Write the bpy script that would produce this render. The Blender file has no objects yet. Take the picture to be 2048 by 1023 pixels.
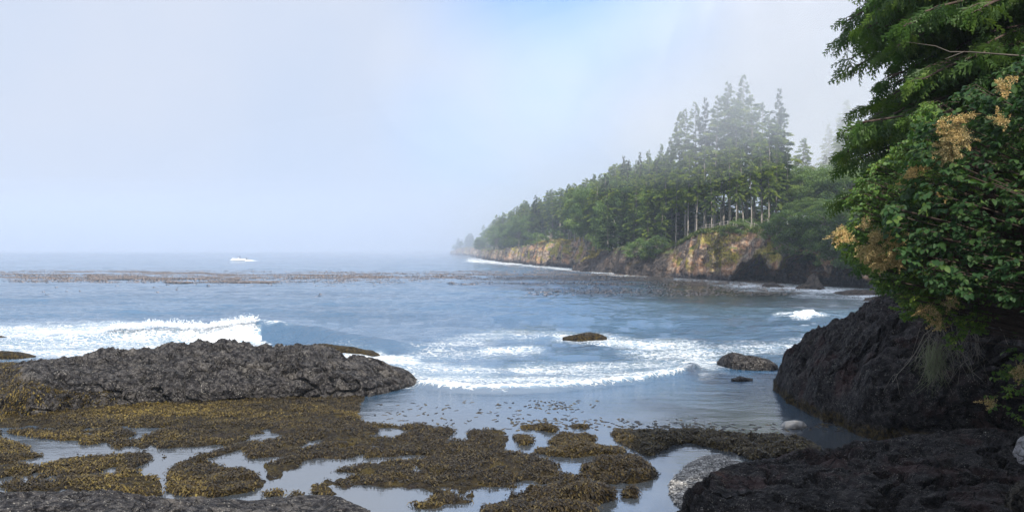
import bpy, math, random
import numpy as np
from mathutils import Vector

R = math.radians
C = bpy.context.scene.collection
SC = bpy.context.scene

# ------------------------------------------------------------------ camera
F, HC, HY, CX = 1700.0, 5.0, 497.0, 1024.0      # focal length in photo pixels, eye height, horizon row, centre column
cd = bpy.data.cameras.new('camera')
cam = bpy.data.objects.new('camera', cd); C.objects.link(cam)
cam.location = (0, 0, HC); cam.rotation_euler = (R(90), 0, 0)
cd.sensor_width = 36; cd.lens = F / 2048 * 36
cd.shift_y = -(511.5 - HY) / 2048
cd.clip_start = 0.1; cd.clip_end = 20000
SC.camera = cam

# ------------------------------------------------------------------ light
SUN_EL, SUN_AZ = R(43), R(166)                   # azimuth clockwise from +Y
SC.view_settings.view_transform = 'Standard'; SC.view_settings.look = 'None'
SC.view_settings.exposure = 0.42; SC.view_settings.gamma = 1
SC.cycles.use_denoising = True
SC.cycles.volume_bounces = 4
SC.cycles.max_bounces = 10; SC.cycles.diffuse_bounces = 3; SC.cycles.glossy_bounces = 3
SC.cycles.transmission_bounces = 4; SC.cycles.transparent_max_bounces = 8
SC.cycles.caustics_reflective = False; SC.cycles.caustics_refractive = False
SC.cycles.sample_clamp_indirect = 4

sl = bpy.data.lights.new('sun', 'SUN'); sl.energy = 5.0; sl.angle = R(0.8); sl.color = (1, .95, .87)
sun = bpy.data.objects.new('sun', sl); C.objects.link(sun)
sd = Vector((math.sin(SUN_AZ) * math.cos(SUN_EL), math.cos(SUN_AZ) * math.cos(SUN_EL), math.sin(SUN_EL)))
sun.rotation_euler = sd.to_track_quat('Z', 'Y').to_euler()

w = bpy.data.worlds.new('World'); SC.world = w; w.use_nodes = True
nt = w.node_tree; N = nt.nodes; L = nt.links
for n in list(N): N.remove(n)
def wn(t, **k):
    n = N.new(t)
    for a, b in k.items(): setattr(n, a, b)
    return n
wo = wn('ShaderNodeOutputWorld'); bg = wn('ShaderNodeBackground'); bg.inputs['Strength'].default_value = 0.1
sky = wn('ShaderNodeTexSky', sky_type='NISHITA'); sky.sun_disc = False
sky.sun_elevation = SUN_EL; sky.sun_rotation = SUN_AZ
tc = wn('ShaderNodeTexCoord')
nz = wn('ShaderNodeTexNoise'); nz.inputs['Scale'].default_value = 2.2; nz.inputs['Detail'].default_value = 4; nz.inputs['Roughness'].default_value = .5
L.new(tc.outputs['Generated'], nz.inputs['Vector'])
warp = wn('ShaderNodeVectorMath', operation='MULTIPLY_ADD')
warp.inputs[1].default_value = (.22, .22, .22)
L.new(nz.outputs['Color'], warp.inputs[0]); L.new(tc.outputs['Generated'], warp.inputs[2])
def m(op, a, b=None, clamp=False):
    n = wn('ShaderNodeMath', operation=op); n.use_clamp = clamp
    for i, v in enumerate((a, b)):
        if v is None: continue
        if isinstance(v, (int, float)): n.inputs[i].default_value = v
        else: L.new(v, n.inputs[i])
    return n.outputs[0]
def dirpx(px, py):
    v = Vector(((px - CX) / F, 1, (HY - py) / F)); v.normalize(); return v
def gap(px, py, r):                               # an opening in the fog, soft edged
    d = dirpx(px, py) + Vector((.11, .11, .11))
    n = wn('ShaderNodeVectorMath', operation='DISTANCE'); n.inputs[1].default_value = d
    L.new(warp.outputs[0], n.inputs[0])
    q = wn('ShaderNodeMapRange', interpolation_type='SMOOTHERSTEP')
    q.inputs['From Min'].default_value = r; q.inputs['From Max'].default_value = 0
    L.new(n.outputs['Value'], q.inputs['Value'])
    return q.outputs[0]
g = m('MAXIMUM', gap(1150, -30, .25), m('MULTIPLY', gap(1090, 190, .17), .55))
g = m('MAXIMUM', g, m('MULTIPLY', gap(900, 330, .15), .35))
g = m('MAXIMUM', g, m('MULTIPLY', gap(1500, -500, .3), .6))
g = m('MULTIPLY', g, .95)
fogr = wn('ShaderNodeValToRGB')
fogr.color_ramp.elements[0].position = .3; fogr.color_ramp.elements[0].color = (.58, .70, .91, 1)
fogr.color_ramp.elements[1].position = .7; fogr.color_ramp.elements[1].color = (.74, .785, .90, 1)
L.new(nz.outputs['Fac'], fogr.inputs['Fac'])
fs = wn('ShaderNodeVectorMath', operation='SCALE'); fs.inputs['Scale'].default_value = 7.5
L.new(fogr.outputs['Color'], fs.inputs[0])
ss = wn('ShaderNodeVectorMath', operation='MULTIPLY_ADD'); ss.inputs[1].default_value = (.6, .75, 1.0); ss.inputs[2].default_value = (.3, 1.5, 3.4)
L.new(sky.outputs['Color'], ss.inputs[0])
mx = wn('ShaderNodeMix', data_type='RGBA')
sep = wn('ShaderNodeSeparateXYZ'); L.new(tc.outputs['Generated'], sep.inputs[0])
el = wn('ShaderNodeMapRange', interpolation_type='SMOOTHSTEP'); el.inputs['From Min'].default_value = .28; el.inputs['From Max'].default_value = .8; el.inputs['To Min'].default_value = 1.0; el.inputs['To Max'].default_value = 1.45
L.new(sep.outputs['Z'], el.inputs['Value']); fs2 = wn('ShaderNodeVectorMath', operation='SCALE'); L.new(fs.outputs[0], fs2.inputs[0]); L.new(el.outputs[0], fs2.inputs['Scale'])
L.new(g, mx.inputs['Factor']); L.new(fs2.outputs[0], mx.inputs['A']); L.new(ss.outputs[0], mx.inputs['B'])
L.new(mx.outputs['Result'], bg.inputs['Color']); L.new(bg.outputs[0], wo.inputs['Surface'])

# ------------------------------------------------------------------ helpers
rng = np.random.default_rng(7); random.seed(7)
TAB = rng.random((64, 64, 64)).astype(np.float32)
def vnoise(p):
    p = np.asarray(p, dtype=np.float64); i = np.floor(p).astype(np.int64); f = (p - i).astype(np.float32); f = f * f * (3 - 2 * f)
    i0 = i & 63; i1 = (i + 1) & 63
    x0, y0, z0 = i0[:, 0], i0[:, 1], i0[:, 2]; x1, y1, z1 = i1[:, 0], i1[:, 1], i1[:, 2]
    fx, fy, fz = f[:, 0], f[:, 1], f[:, 2]
    a = TAB[x0, y0, z0] * (1 - fx) + TAB[x1, y0, z0] * fx; b = TAB[x0, y1, z0] * (1 - fx) + TAB[x1, y1, z0] * fx
    c = TAB[x0, y0, z1] * (1 - fx) + TAB[x1, y0, z1] * fx; d = TAB[x0, y1, z1] * (1 - fx) + TAB[x1, y1, z1] * fx
    return ((a * (1 - fy) + b * fy) * (1 - fz) + (c * (1 - fy) + d * fy) * fz) * 2 - 1
def fbm(p, octv=5, gain=.5, ridged=False, off=0.):
    p = np.asarray(p, dtype=np.float64) + off; s = np.zeros(len(p)); a = 1.; t = 0
    for k in range(octv):
        n = vnoise(p)
        s += a * ((1 - 2 * np.abs(n)) if ridged else n); t += a; a *= gain; p = p * 2.03 + 17.3
    return s / t
def sstep(a, b, x):
    t = np.clip((np.asarray(x, dtype=float) - a) / (b - a), 0, 1); return t * t * (3 - 2 * t)
def at(px, py, z=0.):                             # a point of the level z, found in the photo's frame
    Y = F * (HC - z) / (py - HY); return np.array([(px - CX) / F * Y, Y, z])
def atd(px, py, Y): return np.array([(px - CX) / F * Y, Y, HC - (py - HY) / F * Y])

def props(o, label=None, cat=None, group=None, kind=None):
    if label: o['label'] = label
    if cat: o['category'] = cat
    if group: o['group'] = group
    if kind: o['kind'] = kind
    return o
def mesh(name, V, Fc, mats, smooth=True, attrs=None, cols=None, midx=None):
    V = np.asarray(V, dtype=np.float32); Fc = np.asarray(Fc, dtype=np.int32); k = Fc.shape[1]
    me = bpy.data.meshes.new(name)
    me.vertices.add(len(V)); me.vertices.foreach_set('co', V.ravel())
    me.loops.add(Fc.size); me.loops.foreach_set('vertex_index', Fc.ravel())
    me.polygons.add(len(Fc)); me.polygons.foreach_set('loop_start', np.arange(0, Fc.size, k, dtype=np.int32))
    me.polygons.foreach_set('loop_total', np.full(len(Fc), k, dtype=np.int32))
    me.polygons.foreach_set('use_smooth', np.full(len(Fc), smooth))
    for mt in (mats if isinstance(mats, (list, tuple)) else [mats]): me.materials.append(mt)
    if midx is not None: me.polygons.foreach_set('material_index', np.asarray(midx, dtype=np.int32))
    for a, v in (attrs or {}).items():
        at_ = me.attributes.new(a, 'FLOAT', 'POINT'); at_.data.foreach_set('value', np.asarray(v, dtype=np.float32))
    me.update(calc_edges=True); me.validate()
    return me
def obj(name, me, parent=None, loc=None):
    o = bpy.data.objects.new(name, me); C.objects.link(o)
    if parent: o.parent = parent
    if loc is not None: o.location = loc
    return o
def empty(name, loc=(0, 0, 0)):
    o = bpy.data.objects.new(name, None); C.objects.link(o); o.location = loc; o.empty_display_size = .5; return o
def grid_faces(nu, nv):                           # nu columns by nv rows, index = u*nv+v
    u, v = np.meshgrid(np.arange(nu - 1), np.arange(nv - 1), indexing='ij'); a = (u * nv + v).ravel()
    return np.stack([a, a + nv, a + nv + 1, a + 1], 1)
class MB:                                         # collects vertices and faces
    def __init__(s): s.v = []; s.f = []; s.n = 0; s.a = []
    def add(s, V, Fq, a=0.):
        V = np.asarray(V, dtype=float); s.v.append(V); s.f.append(np.asarray(Fq) + s.n); s.n += len(V)
        s.a.append(np.full(len(V), a) if np.isscalar(a) else np.asarray(a))
    def box(s, c, d, rot=0., taper=1.):
        c = np.array(c, float); x, y, z = np.array(d, float) / 2; k = taper
        V = np.array([[-x, -y, -z], [x, -y, -z], [x, y, -z], [-x, y, -z], [-x*k, -y*k, z], [x*k, -y*k, z], [x*k, y*k, z], [-x*k, y*k, z]])
        cr, sr = math.cos(rot), math.sin(rot); V = np.stack([V[:, 0]*cr - V[:, 1]*sr, V[:, 0]*sr + V[:, 1]*cr, V[:, 2]], 1) + c
        s.add(V, [[0, 3, 2, 1], [4, 5, 6, 7], [0, 1, 5, 4], [1, 2, 6, 5], [2, 3, 7, 6], [3, 0, 4, 7]])
    def tube(s, P, r, k=6, cap=True, a=0.):
        P = np.asarray(P, float); n = len(P); r = np.broadcast_to(np.asarray(r, float), (n,))
        T = np.gradient(P, axis=0); T /= np.linalg.norm(T, axis=1)[:, None] + 1e-9
        up = np.array([0, 0, 1.]) if abs(T[0][2]) < .9 else np.array([1., 0, 0])
        A = np.cross(T, up); A /= np.linalg.norm(A, axis=1)[:, None] + 1e-9; B = np.cross(T, A)
        an = np.arange(k) * 2 * math.pi / k
        V = P[:, None] + r[:, None, None] * (A[:, None] * np.cos(an)[None, :, None] + B[:, None] * np.sin(an)[None, :, None])
        i, j = np.meshgrid(np.arange(n - 1), np.arange(k), indexing='ij'); j2 = (j + 1) % k
        s.add(V.reshape(-1, 3), np.stack([i*k + j, i*k + j2, (i+1)*k + j2, (i+1)*k + j], 2).reshape(-1, 4), a)
    def out(s): return np.concatenate(s.v), np.concatenate(s.f), np.concatenate(s.a)
    def me(s, name, mt, smooth=True):
        V, Q, A = s.out(); return mesh(name, V, Q, mt, smooth, {'rnd': A})

# ---- materials
class Mat:
    def __init__(s, name):
        s.m = bpy.data.materials.new(name); s.m.use_nodes = True; s.t = s.m.node_tree; s.N = s.t.nodes; s.L = s.t.links
        s.N.clear(); s.out = s.N.new('ShaderNodeOutputMaterial')
    def n(s, t, ins=None, **k):
        q = s.N.new(t)
        for a, b in k.items(): setattr(q, a, b)
        for a, b in (ins or {}).items():
            if hasattr(b, 'links') or isinstance(b, bpy.types.NodeSocket): s.L.new(b, q.inputs[a])
            else: q.inputs[a].default_value = b
        return q
    def pos(s): return s.n('ShaderNodeNewGeometry').outputs['Position']
    def obj(s): return s.n('ShaderNodeTexCoord').outputs['Object']
    def scale(s, v, sc): return s.n('ShaderNodeVectorMath', {0: v, 1: sc}, operation='MULTIPLY').outputs[0]
    def noise(s, v, sc, det=4, rough=.55, dist=0): return s.n('ShaderNodeTexNoise', {'Vector': v, 'Scale': sc, 'Detail': det, 'Roughness': rough, 'Distortion': dist}).outputs['Fac']
    def vor(s, v, sc, feature='F1', out='Distance'): return s.n('ShaderNodeTexVoronoi', {'Vector': v, 'Scale': sc}, feature=feature).outputs[out]
    def ramp(s, f, stops, mode='LINEAR'):
        q = s.n('ShaderNodeValToRGB', {'Fac': f}); cr = q.color_ramp; cr.interpolation = mode
        while len(cr.elements) < len(stops): cr.elements.new(.5)
        for e, (p, c) in zip(cr.elements, stops): e.position = p; e.color = (c, c, c, 1) if isinstance(c, (int, float)) else (*c, 1)
        return q.outputs['Color']
    def mix(s, f, a, b, mode='MIX'):
        q = s.n('ShaderNodeMix', data_type='RGBA', blend_type=mode)
        for k, v in (('Factor', f), ('A', a), ('B', b)):
            if isinstance(v, bpy.types.NodeSocket): s.L.new(v, q.inputs[k])
            else: q.inputs[k].default_value = v if k == 'Factor' else (*v, 1)
        return q.outputs['Result']
    def math(s, op, a, b=0., clamp=False): 
        q = s.n('ShaderNodeMath', {0: a, 1: b}, operation=op); q.use_clamp = clamp; return q.outputs[0]
    def attr(s, name): return s.n('ShaderNodeAttribute', attribute_name=name).outputs['Fac']
    def mr(s, v, a, b, c=0., d=1.): return s.n('ShaderNodeMapRange', {'Value': v, 'From Min': a, 'From Max': b, 'To Min': c, 'To Max': d}, interpolation_type='SMOOTHSTEP').outputs[0]
    def z(s, v): return s.n('ShaderNodeSeparateXYZ', {0: v}).outputs['Z']
    def bump(s, h, st=.5, d=.05, nrm=None):
        ins = {'Height': h, 'Strength': st, 'Distance': d}
        if nrm: ins['Normal'] = nrm
        return s.n('ShaderNodeBump', ins).outputs[0]
    def pbr(s, col, rough=.8, nrm=None, spec=.5, **k):
        ins = {'Base Color': col if isinstance(col, bpy.types.NodeSocket) else (*col, 1), 'Roughness': rough, 'Specular IOR Level': spec}
        if nrm: ins['Normal'] = nrm
        ins.update(k)
        q = s.n('ShaderNodeBsdfPrincipled', ins); s.L.new(q.outputs[0], s.out.inputs['Surface']); s.bsdf = q; return s.m

def plain(name, col, rough=.7, spec=.3, var=.15):
    M = Mat(name); p = M.obj(); n = M.noise(p, 3, 4)
    c = M.mix(M.mr(n, .35, .65), tuple(x * (1 - var) for x in col), tuple(min(1, x * (1 + var)) for x in col))
    return M.pbr(c, rough, spec=spec)

def rock_mat(name, dark, mid, light, speck=.5, weed=None, rust=None, rough=.75, fine=1., spec=.12):
    M = Mat(name); p = M.pos()
    n1 = M.noise(p, 1.1, 6, .6); n2 = M.noise(p, 6 * fine, 6, .65); n3 = M.noise(p, 30 * fine, 3, .6); n4 = M.noise(p, 2.7, 4, .6, 1.2)
    c = M.mix(M.mr(n2, .35, .65), dark, mid)
    c = M.mix(M.math('MULTIPLY', M.mr(n1, .5, .7), .55), c, light)
    sp = M.math('MULTIPLY', M.mr(M.vor(p, 14 * fine), .32, .05), M.mr(n4, .48, .62))
    sp2 = M.math('MULTIPLY', M.mr(M.vor(p, 38 * fine), .35, .1), M.mr(n2, .42, .6))
    c = M.mix(M.math('MULTIPLY', M.math('MAXIMUM', sp, sp2), speck), c, (.42, .39, .33))
    if rust: c = M.mix(M.math('MULTIPLY', M.mr(M.noise(p, .8, 5, .6), .52, .66), rust[1]), c, rust[0])
    if weed:                                       # brown-gold rockweed on the part the tide covers
        zz = M.math('ADD', M.z(p), M.math('MULTIPLY', M.math('SUBTRACT', n1, .5), weed[2]))
        k = M.mr(zz, weed[1] + .12, weed[1] - .12)
        wc = M.mix(M.mr(M.noise(p, 9, 5, .7), .4, .62), (.014, .010, .007), (.075, .052, .014))
        c = M.mix(k, c, wc)
    wv_ = M.n('ShaderNodeVectorMath', {0: p, 1: M.n('ShaderNodeTexNoise', {'Vector': p, 'Scale': 1.4, 'Detail': 4}).outputs['Color']}, operation='ADD').outputs[0]
    ck = M.math('MULTIPLY', M.mr(M.vor(wv_, 1.5 * fine, 'DISTANCE_TO_EDGE'), .045, 0.), M.mr(n1, .42, .56))
    ck = M.math('MAXIMUM', ck, M.math('MULTIPLY', M.mr(M.vor(wv_, 4.5 * fine, 'DISTANCE_TO_EDGE'), .05, 0.), M.mr(n4, .46, .6)))
    c = M.mix(M.math('MULTIPLY', ck, .7), c, (.006, .006, .007))
    h = M.math('ADD', M.math('MULTIPLY', n2, 1.), M.math('MULTIPLY', n3, .45))
    h = M.math('ADD', h, M.math('MULTIPLY', M.vor(p, 9 * fine), -.5))
    h = M.math('ADD', h, M.math('MULTIPLY', M.noise(p, 2.2, 5, .6, .8), 1.6))
    h = M.math('ADD', h, M.math('MULTIPLY', ck, -1.3))
    return M.pbr(c, rough, M.bump(h, 1., .11 / fine), spec=spec)

def leaf_mat(name, c0, c1, c2, trans=.35, rough=.5, spec=.35, nsc=.6):
    M = Mat(name); r = M.attr('rnd'); p = M.obj()
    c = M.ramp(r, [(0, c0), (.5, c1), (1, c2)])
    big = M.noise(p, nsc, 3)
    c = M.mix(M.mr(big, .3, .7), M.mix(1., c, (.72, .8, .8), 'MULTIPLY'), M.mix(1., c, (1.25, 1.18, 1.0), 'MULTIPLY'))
    b = M.n('ShaderNodeBsdfPrincipled', {'Base Color': c, 'Roughness': rough, 'Specular IOR Level': spec})
    t = M.n('ShaderNodeBsdfTranslucent', {'Color': M.mix(1., c, (1.3, 1.25, .6), 'MULTIPLY')})
    x = M.n('ShaderNodeMixShader', {'Fac': trans}); M.L.new(b.outputs[0], x.inputs[1]); M.L.new(t.outputs[0], x.inputs[2])
    M.L.new(x.outputs[0], M.out.inputs['Surface']); return M.m

MT = {}
MT['barnacle_rock'] = rock_mat('barnacled_rock', (.011, .010, .011), (.068, .062, .061), (.19, .17, .15), 1., weed=None, rough=.7)
MT['dark_rock'] = rock_mat('dark_rock', (.018, .016, .018), (.05, .045, .05), (.075, .068, .07), .22, weed=None, rust=((.06, .03, .03), .6), rough=.8)
MT['shore_rock'] = rock_mat('shore_rock', (.005, .0045, .005), (.028, .024, .025), (.075, .066, .064), .6, weed=((0, 0, 0), .30, .8), rust=((.06, .028, .025), .5), rough=.8)
MT['weed_rock'] = rock_mat('weedy_rock', (.02, .017, .014), (.05, .042, .032), (.09, .075, .05), .3, weed=((0, 0, 0), .35, .4), rough=.6)
MT['wet_rock'] = rock_mat('wet_rock', (.018, .017, .018), (.05, .045, .043), (.10, .09, .075), .35, rough=.45)
MT['bark'] = plain('bark', (.27, .24, .20), .9, .2, .3)
MT['snag'] = plain('snag_wood', (.42, .40, .36), .9, .2, .15)
MT['dark_bark'] = plain('dark_bark', (.07, .05, .04), .9, .2, .3)
MT['bare'] = plain('bare_bark', (.10, .085, .07), .9, .2, .3)
MT['twig'] = plain('dead_twig', (.20, .18, .15), .9, .2, .2)
MT['lichen'] = plain('lichen', (.17, .19, .11), .95, .1, .3)
MT['white_paint'] = plain('white_paint', (.82, .83, .84), .3, .5, .02)
MT['glass'] = plain('dark_glass', (.03, .04, .05), .08, .6, .05)
MT['rubber'] = plain('rubber', (.02, .02, .02), .8, .3, .1)
MT['wood'] = plain('weathered_wood', (.30, .27, .23), .9, .2, .2)
MT['navy'] = plain('navy_cloth', (.03, .04, .08), .9, .2, .1)
MT['skin'] = plain('skin', (.5, .32, .24), .6, .3, .05)
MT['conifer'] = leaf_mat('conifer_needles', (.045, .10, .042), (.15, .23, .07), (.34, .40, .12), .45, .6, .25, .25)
MT['conifer_light'] = leaf_mat('yellowish_conifer_needles', (.07, .13, .03), (.19, .27, .055), (.38, .44, .10), .45, .6, .25, .25)  # yellower green needles, for variety between trees
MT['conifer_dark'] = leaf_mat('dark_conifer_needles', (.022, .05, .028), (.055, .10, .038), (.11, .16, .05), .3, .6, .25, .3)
MT['broad'] = leaf_mat('broadleaf', (.06, .12, .038), (.13, .21, .06), (.25, .33, .10), .35, .5, .3, .35)
MT['bush'] = leaf_mat('bush_leaves', (.04, .085, .03), (.09, .15, .045), (.18, .25, .07), .3, .5, .3, .5)
MT['cedar'] = leaf_mat('cedar_fronds', (.022, .065, .014), (.052, .11, .022), (.125, .19, .042), .38, .5, .35, .9)
MT['shrub_leaf'] = leaf_mat('shrub_leaves', (.016, .045, .018), (.035, .085, .026), (.11, .17, .042), .4, .6, .25, 1.2)
MT['spray_leaf'] = leaf_mat('oceanspray_leaves', (.04, .10, .018), (.095, .18, .03), (.22, .30, .055), .4, .5, .4, 1.2)
MT['blossom'] = leaf_mat('dry_blossom', (.28, .20, .10), (.44, .33, .17), (.60, .48, .28), .3, .9, .1, 3)
MT['needle_brown'] = leaf_mat('dead_foliage', (.10, .05, .02), (.16, .08, .03), (.22, .12, .05), .3, .9, .1, 3)

# ------------------------------------------------------------------ water
def strip_noise(X, Y, sx, sy, octv=4, off=0.): return fbm(np.stack([X / sx, Y / sy, np.full_like(X, off)], 1), octv)

# foam laid down on the sea, in the photo's frame: (points, half width, strength, ...)
def seg_dist(px, py, P, ysc=1.):
    d = np.full(px.shape, 1e9)
    for (a, b) in zip(P[:-1], P[1:]):
        ax, ay, bx, by = a[0], a[1] * ysc, b[0], b[1] * ysc; vx, vy = bx - ax, by - ay
        t = np.clip(((px - ax) * vx + (py * ysc - ay) * vy) / (vx*vx + vy*vy + 1e-9), 0, 1)
        d = np.minimum(d, np.hypot(px - ax - t*vx, py*ysc - ay - t*vy))
    return d
def inpoly(px, py, P):
    r = np.zeros(px.shape, bool); n = len(P)
    for i in range(n):
        x0, y0 = P[i]; x1, y1 = P[(i + 1) % n]
        if y0 == y1: continue
        c = ((y0 > py) != (y1 > py)) & (px < (x1 - x0) * (py - y0) / (y1 - y0) + x0); r ^= c
    return r
WAVE_C = [(-200, 662), (60, 657), (200, 654), (330, 651), (420, 655), (510, 652), (560, 655), (640, 660), (760, 667), (900, 676)]
BORE = [(835, 775), (900, 782), (1000, 785), (1100, 783), (1200, 775), (1290, 766), (1350, 748), (1395, 735)]

nu, nv = 1300, 800
us = np.linspace(-.95, .95, nu)                   # tangent of the bearing
iv = np.concatenate([np.linspace(1/9., 1/60., 380, endpoint=False), np.linspace(1/60., 1/4000., nv - 380)])
U, IV = np.meshgrid(us, iv, indexing='ij'); Yg = (1 / IV).ravel(); Xg = U.ravel() * Yg
PX = CX + F * U.ravel(); PY = HY + F * HC / Yg
res = Yg * (us[1] - us[0])
Z = np.zeros_like(Yg)
calm = sstep(32, 44, Yg) * .9 + .1 * sstep(24, 32, Yg)
P2 = lambda sx, sy, o: np.stack([Xg / sx, Yg / sy, np.full_like(Xg, o)], 1)
lee = sstep(1120, 1400, PX + 60 * fbm(P2(14, 5, 90), 3)) * (1 - sstep(575, 660, PY)) * sstep(505, 540, PY)
calm = calm * (1 - .6 * lee)
Z += calm * .22 * fbm(P2(22, 7, 0), 2) * sstep(35, 70, Yg)
Z += calm * .17 * fbm(P2(3.2, 1.1, 3), 3) * (1 - sstep(120, 400, Yg))
Z += calm * .075 * fbm(P2(.8, .35, 9), 2) * (1 - sstep(50, 130, Yg))
Z += .008 * sstep(26, 30, Yg) * fbm(P2(.5, .22, 21), 2)
# swell breaking on the reef
ew = fbm(P2(1.2, 1.6, 5), 4); ew2 = fbm(P2(3.5, 1.2, 15), 3)
wy = np.interp(PX, [p[0] for p in WAVE_C], [p[1] for p in WAVE_C])
Yc = F * HC / (wy + 26 - HY)
wob = fbm(np.stack([Xg / 2.5, Xg * 0 + 4, Xg * 0], 1), 3) * .5
dY = Yg - Yc - wob
A = np.interp(PX, [-150, 60, 200, 300, 400, 505, 530, 620, 720, 830, 940], [.1, .15, .32, .5, .62, 1.0, 1.05, .85, .6, .3, 0])
ridge = np.where(dY < 0, np.exp(-(dY / .75) ** 2), np.exp(-(dY / 2.2) ** 2))
Z += A * ridge
brk = sstep(60, 220, PX) * (1 - sstep(500, 524, PX + 26 * fbm(P2(1.1, .7, 2), 3) + 15 * np.clip(Yg - Yc, -2, 1.5)))
lump = fbm(P2(.55, .45, 40), 4)
Z += brk * np.exp(-((dY + .4) / 1.0) ** 2) * (.32 * lump + .1)
foam = brk * np.where(dY < 0, 1 - sstep(1.3, 2.5, -dY), 1 - sstep(.15, .6, dY)) * (.62 + .62 * sstep(260, 440, PX) + .4 * ew)
foam = np.maximum(foam, 1.1 * sstep(495, 510, PX) * (1 - sstep(520, 640, PX + 30 * ew)) * np.exp(-((dY - .25) / .28) ** 2))
# shoulder behind and small second swells
for (cy, amp, x0, x1) in ((628, .25, 200, 800), (612, .22, 500, 1300), (598, .22, -100, 700), (640, .2, 900, 1500)):
    Yk = F * HC / (cy + 5 * np.sin(PX / 90. + cy) - HY); Z += amp * np.exp(-((Yg - Yk) / (.9 + Yg * .012)) ** 2) * sstep(x0 - 120, x0 + 120, PX) * (1 - sstep(x1 - 150, x1 + 150, PX))
def add(val): 
    global foam
    foam = np.maximum(foam, val)
def stroke(P, wpx, s, ysc=3.):
    d = seg_dist(PX, PY, P, ysc) + 10 * ew
    add(s * (1 - sstep(wpx * .0, wpx * 1.7, d)) * (1 + .35 * ew2))
stroke([(-200, 690), (0, 690), (150, 685), (300, 682)], 90, .62)
stroke([(-100, 668), (120, 662), (260, 658)], 45, .85)
stroke([(300, 694), (450, 698), (560, 700), (640, 701)], 20, .9)
stroke([(-200, 703), (0, 705), (200, 705)], 40, .75)
stroke([(640, 701), (760, 706)], 20, .7)
stroke([(700, 715), (760, 717), (820, 722)], 30, 1.0)
stroke([(820, 735), (880, 742), (960, 750)], 60, .62)
stroke([(760, 740), (860, 758), (1000, 768)], 60, .62)
stroke([(1000, 765), (1150, 765), (1280, 755), (1350, 742)], 70, .66)
stroke([(1050, 740), (1200, 738), (1330, 730)], 45, .62)
stroke([(1345, 748), (1395, 733), (1395, 712), (1350, 695)], 60, .7)
stroke([(1330, 690), (1260, 686), (1200, 678), (1130, 672)], 34, .85)
stroke([(1395, 710), (1480, 700), (1600, 690)], 45, .45)
stroke([(1290, 700), (1340, 715)], 60, .5)
stroke([(980, 700), (1060, 698)], 35, .62)
stroke([(880, 692), (1000, 668), (1100, 668)], 40, .42)
stroke([(850, 712), (960, 705)], 60, .38)
bd = seg_dist(PX, PY, BORE, 3.)
below = np.interp(PX, [p[0] for p in BORE], [p[1] for p in BORE])
inb = sstep(825, 840, PX) * (1 - sstep(1390, 1405, PX))
Yb = F * HC / (below + 4 * vnoise(P2(2.6, 2.6, 77)) + .5 * vnoise(P2(.5, .8, 78)) - HY)
db = Yg - Yb
Z += inb * .20 * sstep(-.22, .18, db) * (1 - sstep(.4, 3.5, db)) * (1 + .5 * fbm(P2(.3, .3, 12), 3))
foam = np.where((inb > 0) & (db < .02), foam * (1 - inb), foam)
add(inb * (1.15 + .45 * ew) * sstep(-.05, .25, db) * (1 - sstep(.3, 1.1, db)))
foam *= 1 - (sstep(795, 800, PY) * (PX > 500))
# surf along the headland
stroke([(945, 520), (985, 523), (1045, 527)], 13, .95)
stroke([(1050, 530), (1150, 540), (1240, 549)], 9, .7)
stroke([(1240, 549), (1300, 553), (1400, 560), (1470, 563)], 11, .85)
stroke([(1475, 569), (1520, 572), (1600, 577), (1700, 584), (1760, 592)], 26, .95)
stroke([(1600, 590), (1740, 600)], 24, .5)
stroke([(1400, 563), (1470, 578), (1530, 583)], 9, .5)
d2 = np.hypot((PX - 1610) / 48, (PY - 633) / 9.)
Z += .34 * np.exp(-(d2 ** 2)) * (1 + .6 * fbm(P2(.5, .5, 55), 3)); add(1.1 * (1 - sstep(.3, 1.05, d2 + .5 * ew)))
stroke([(1560, 628), (1640, 634)], 16, .8)
# the reef and the outer shore shelter the pools from any foam
foam = np.clip(foam, 0, 1.2)

M = Mat('sea_water'); p = M.pos()
f = M.attr('foam'); 
pw = M.scale(p, (1, 1.7, 1))
lace = M.math('MULTIPLY', M.mr(M.vor(M.n('ShaderNodeVectorMath', {0: pw, 1: M.n('ShaderNodeTexNoise', {'Vector': pw, 'Scale': 1.3, 'Detail': 3}).outputs['Color']}, operation='ADD').outputs[0], 2.6, 'DISTANCE_TO_EDGE'), .0, .22, 1, 0), .55)
nn = M.math('ADD', M.math('ADD', M.math('MULTIPLY', M.noise(M.scale(p, (.6, 1.2, 1)), 2.4, 8, .75), 1.5), M.math('MULTIPLY', M.noise(M.scale(p, (.3, 1., 1)), .7, 3, .5), 1.2)), M.math('MULTIPLY', lace, 1.35))
ff = M.math('ADD', f, M.math('SUBTRACT', nn, 2.32))
k = M.mr(ff, -.18, .48)
k = M.math('MULTIPLY', k, M.mr(f, .02, .25))
rip = M.noise(M.scale(p, (.45, 1., 1)), 1.1, 5, .62)
rip2 = M.noise(M.scale(p, (.6, 1., 1)), 6., 4, .6)
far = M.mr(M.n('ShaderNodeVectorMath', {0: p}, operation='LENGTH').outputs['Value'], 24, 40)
hb = M.math('ADD', M.math('MULTIPLY', rip, .27), M.math('MULTIPLY', rip2, .07))
hb = M.math('MULTIPLY', hb, M.math('ADD', M.math('MULTIPLY', far, .93), .07))
hb = M.math('MULTIPLY', hb, M.math('SUBTRACT', 1., M.math('MULTIPLY', M.attr('lee'), .65)))
hb = M.math('ADD', hb, M.math('MULTIPLY', k, M.math('MULTIPLY', M.noise(p, 9, 5, .7), .12)))
nr = M.bump(hb, 1., 1.)
f0_ = M.attr('lee'); far = M.mr(M.n('ShaderNodeVectorMath', {0: p}, operation='LENGTH').outputs['Value'], 22, 36)
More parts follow.
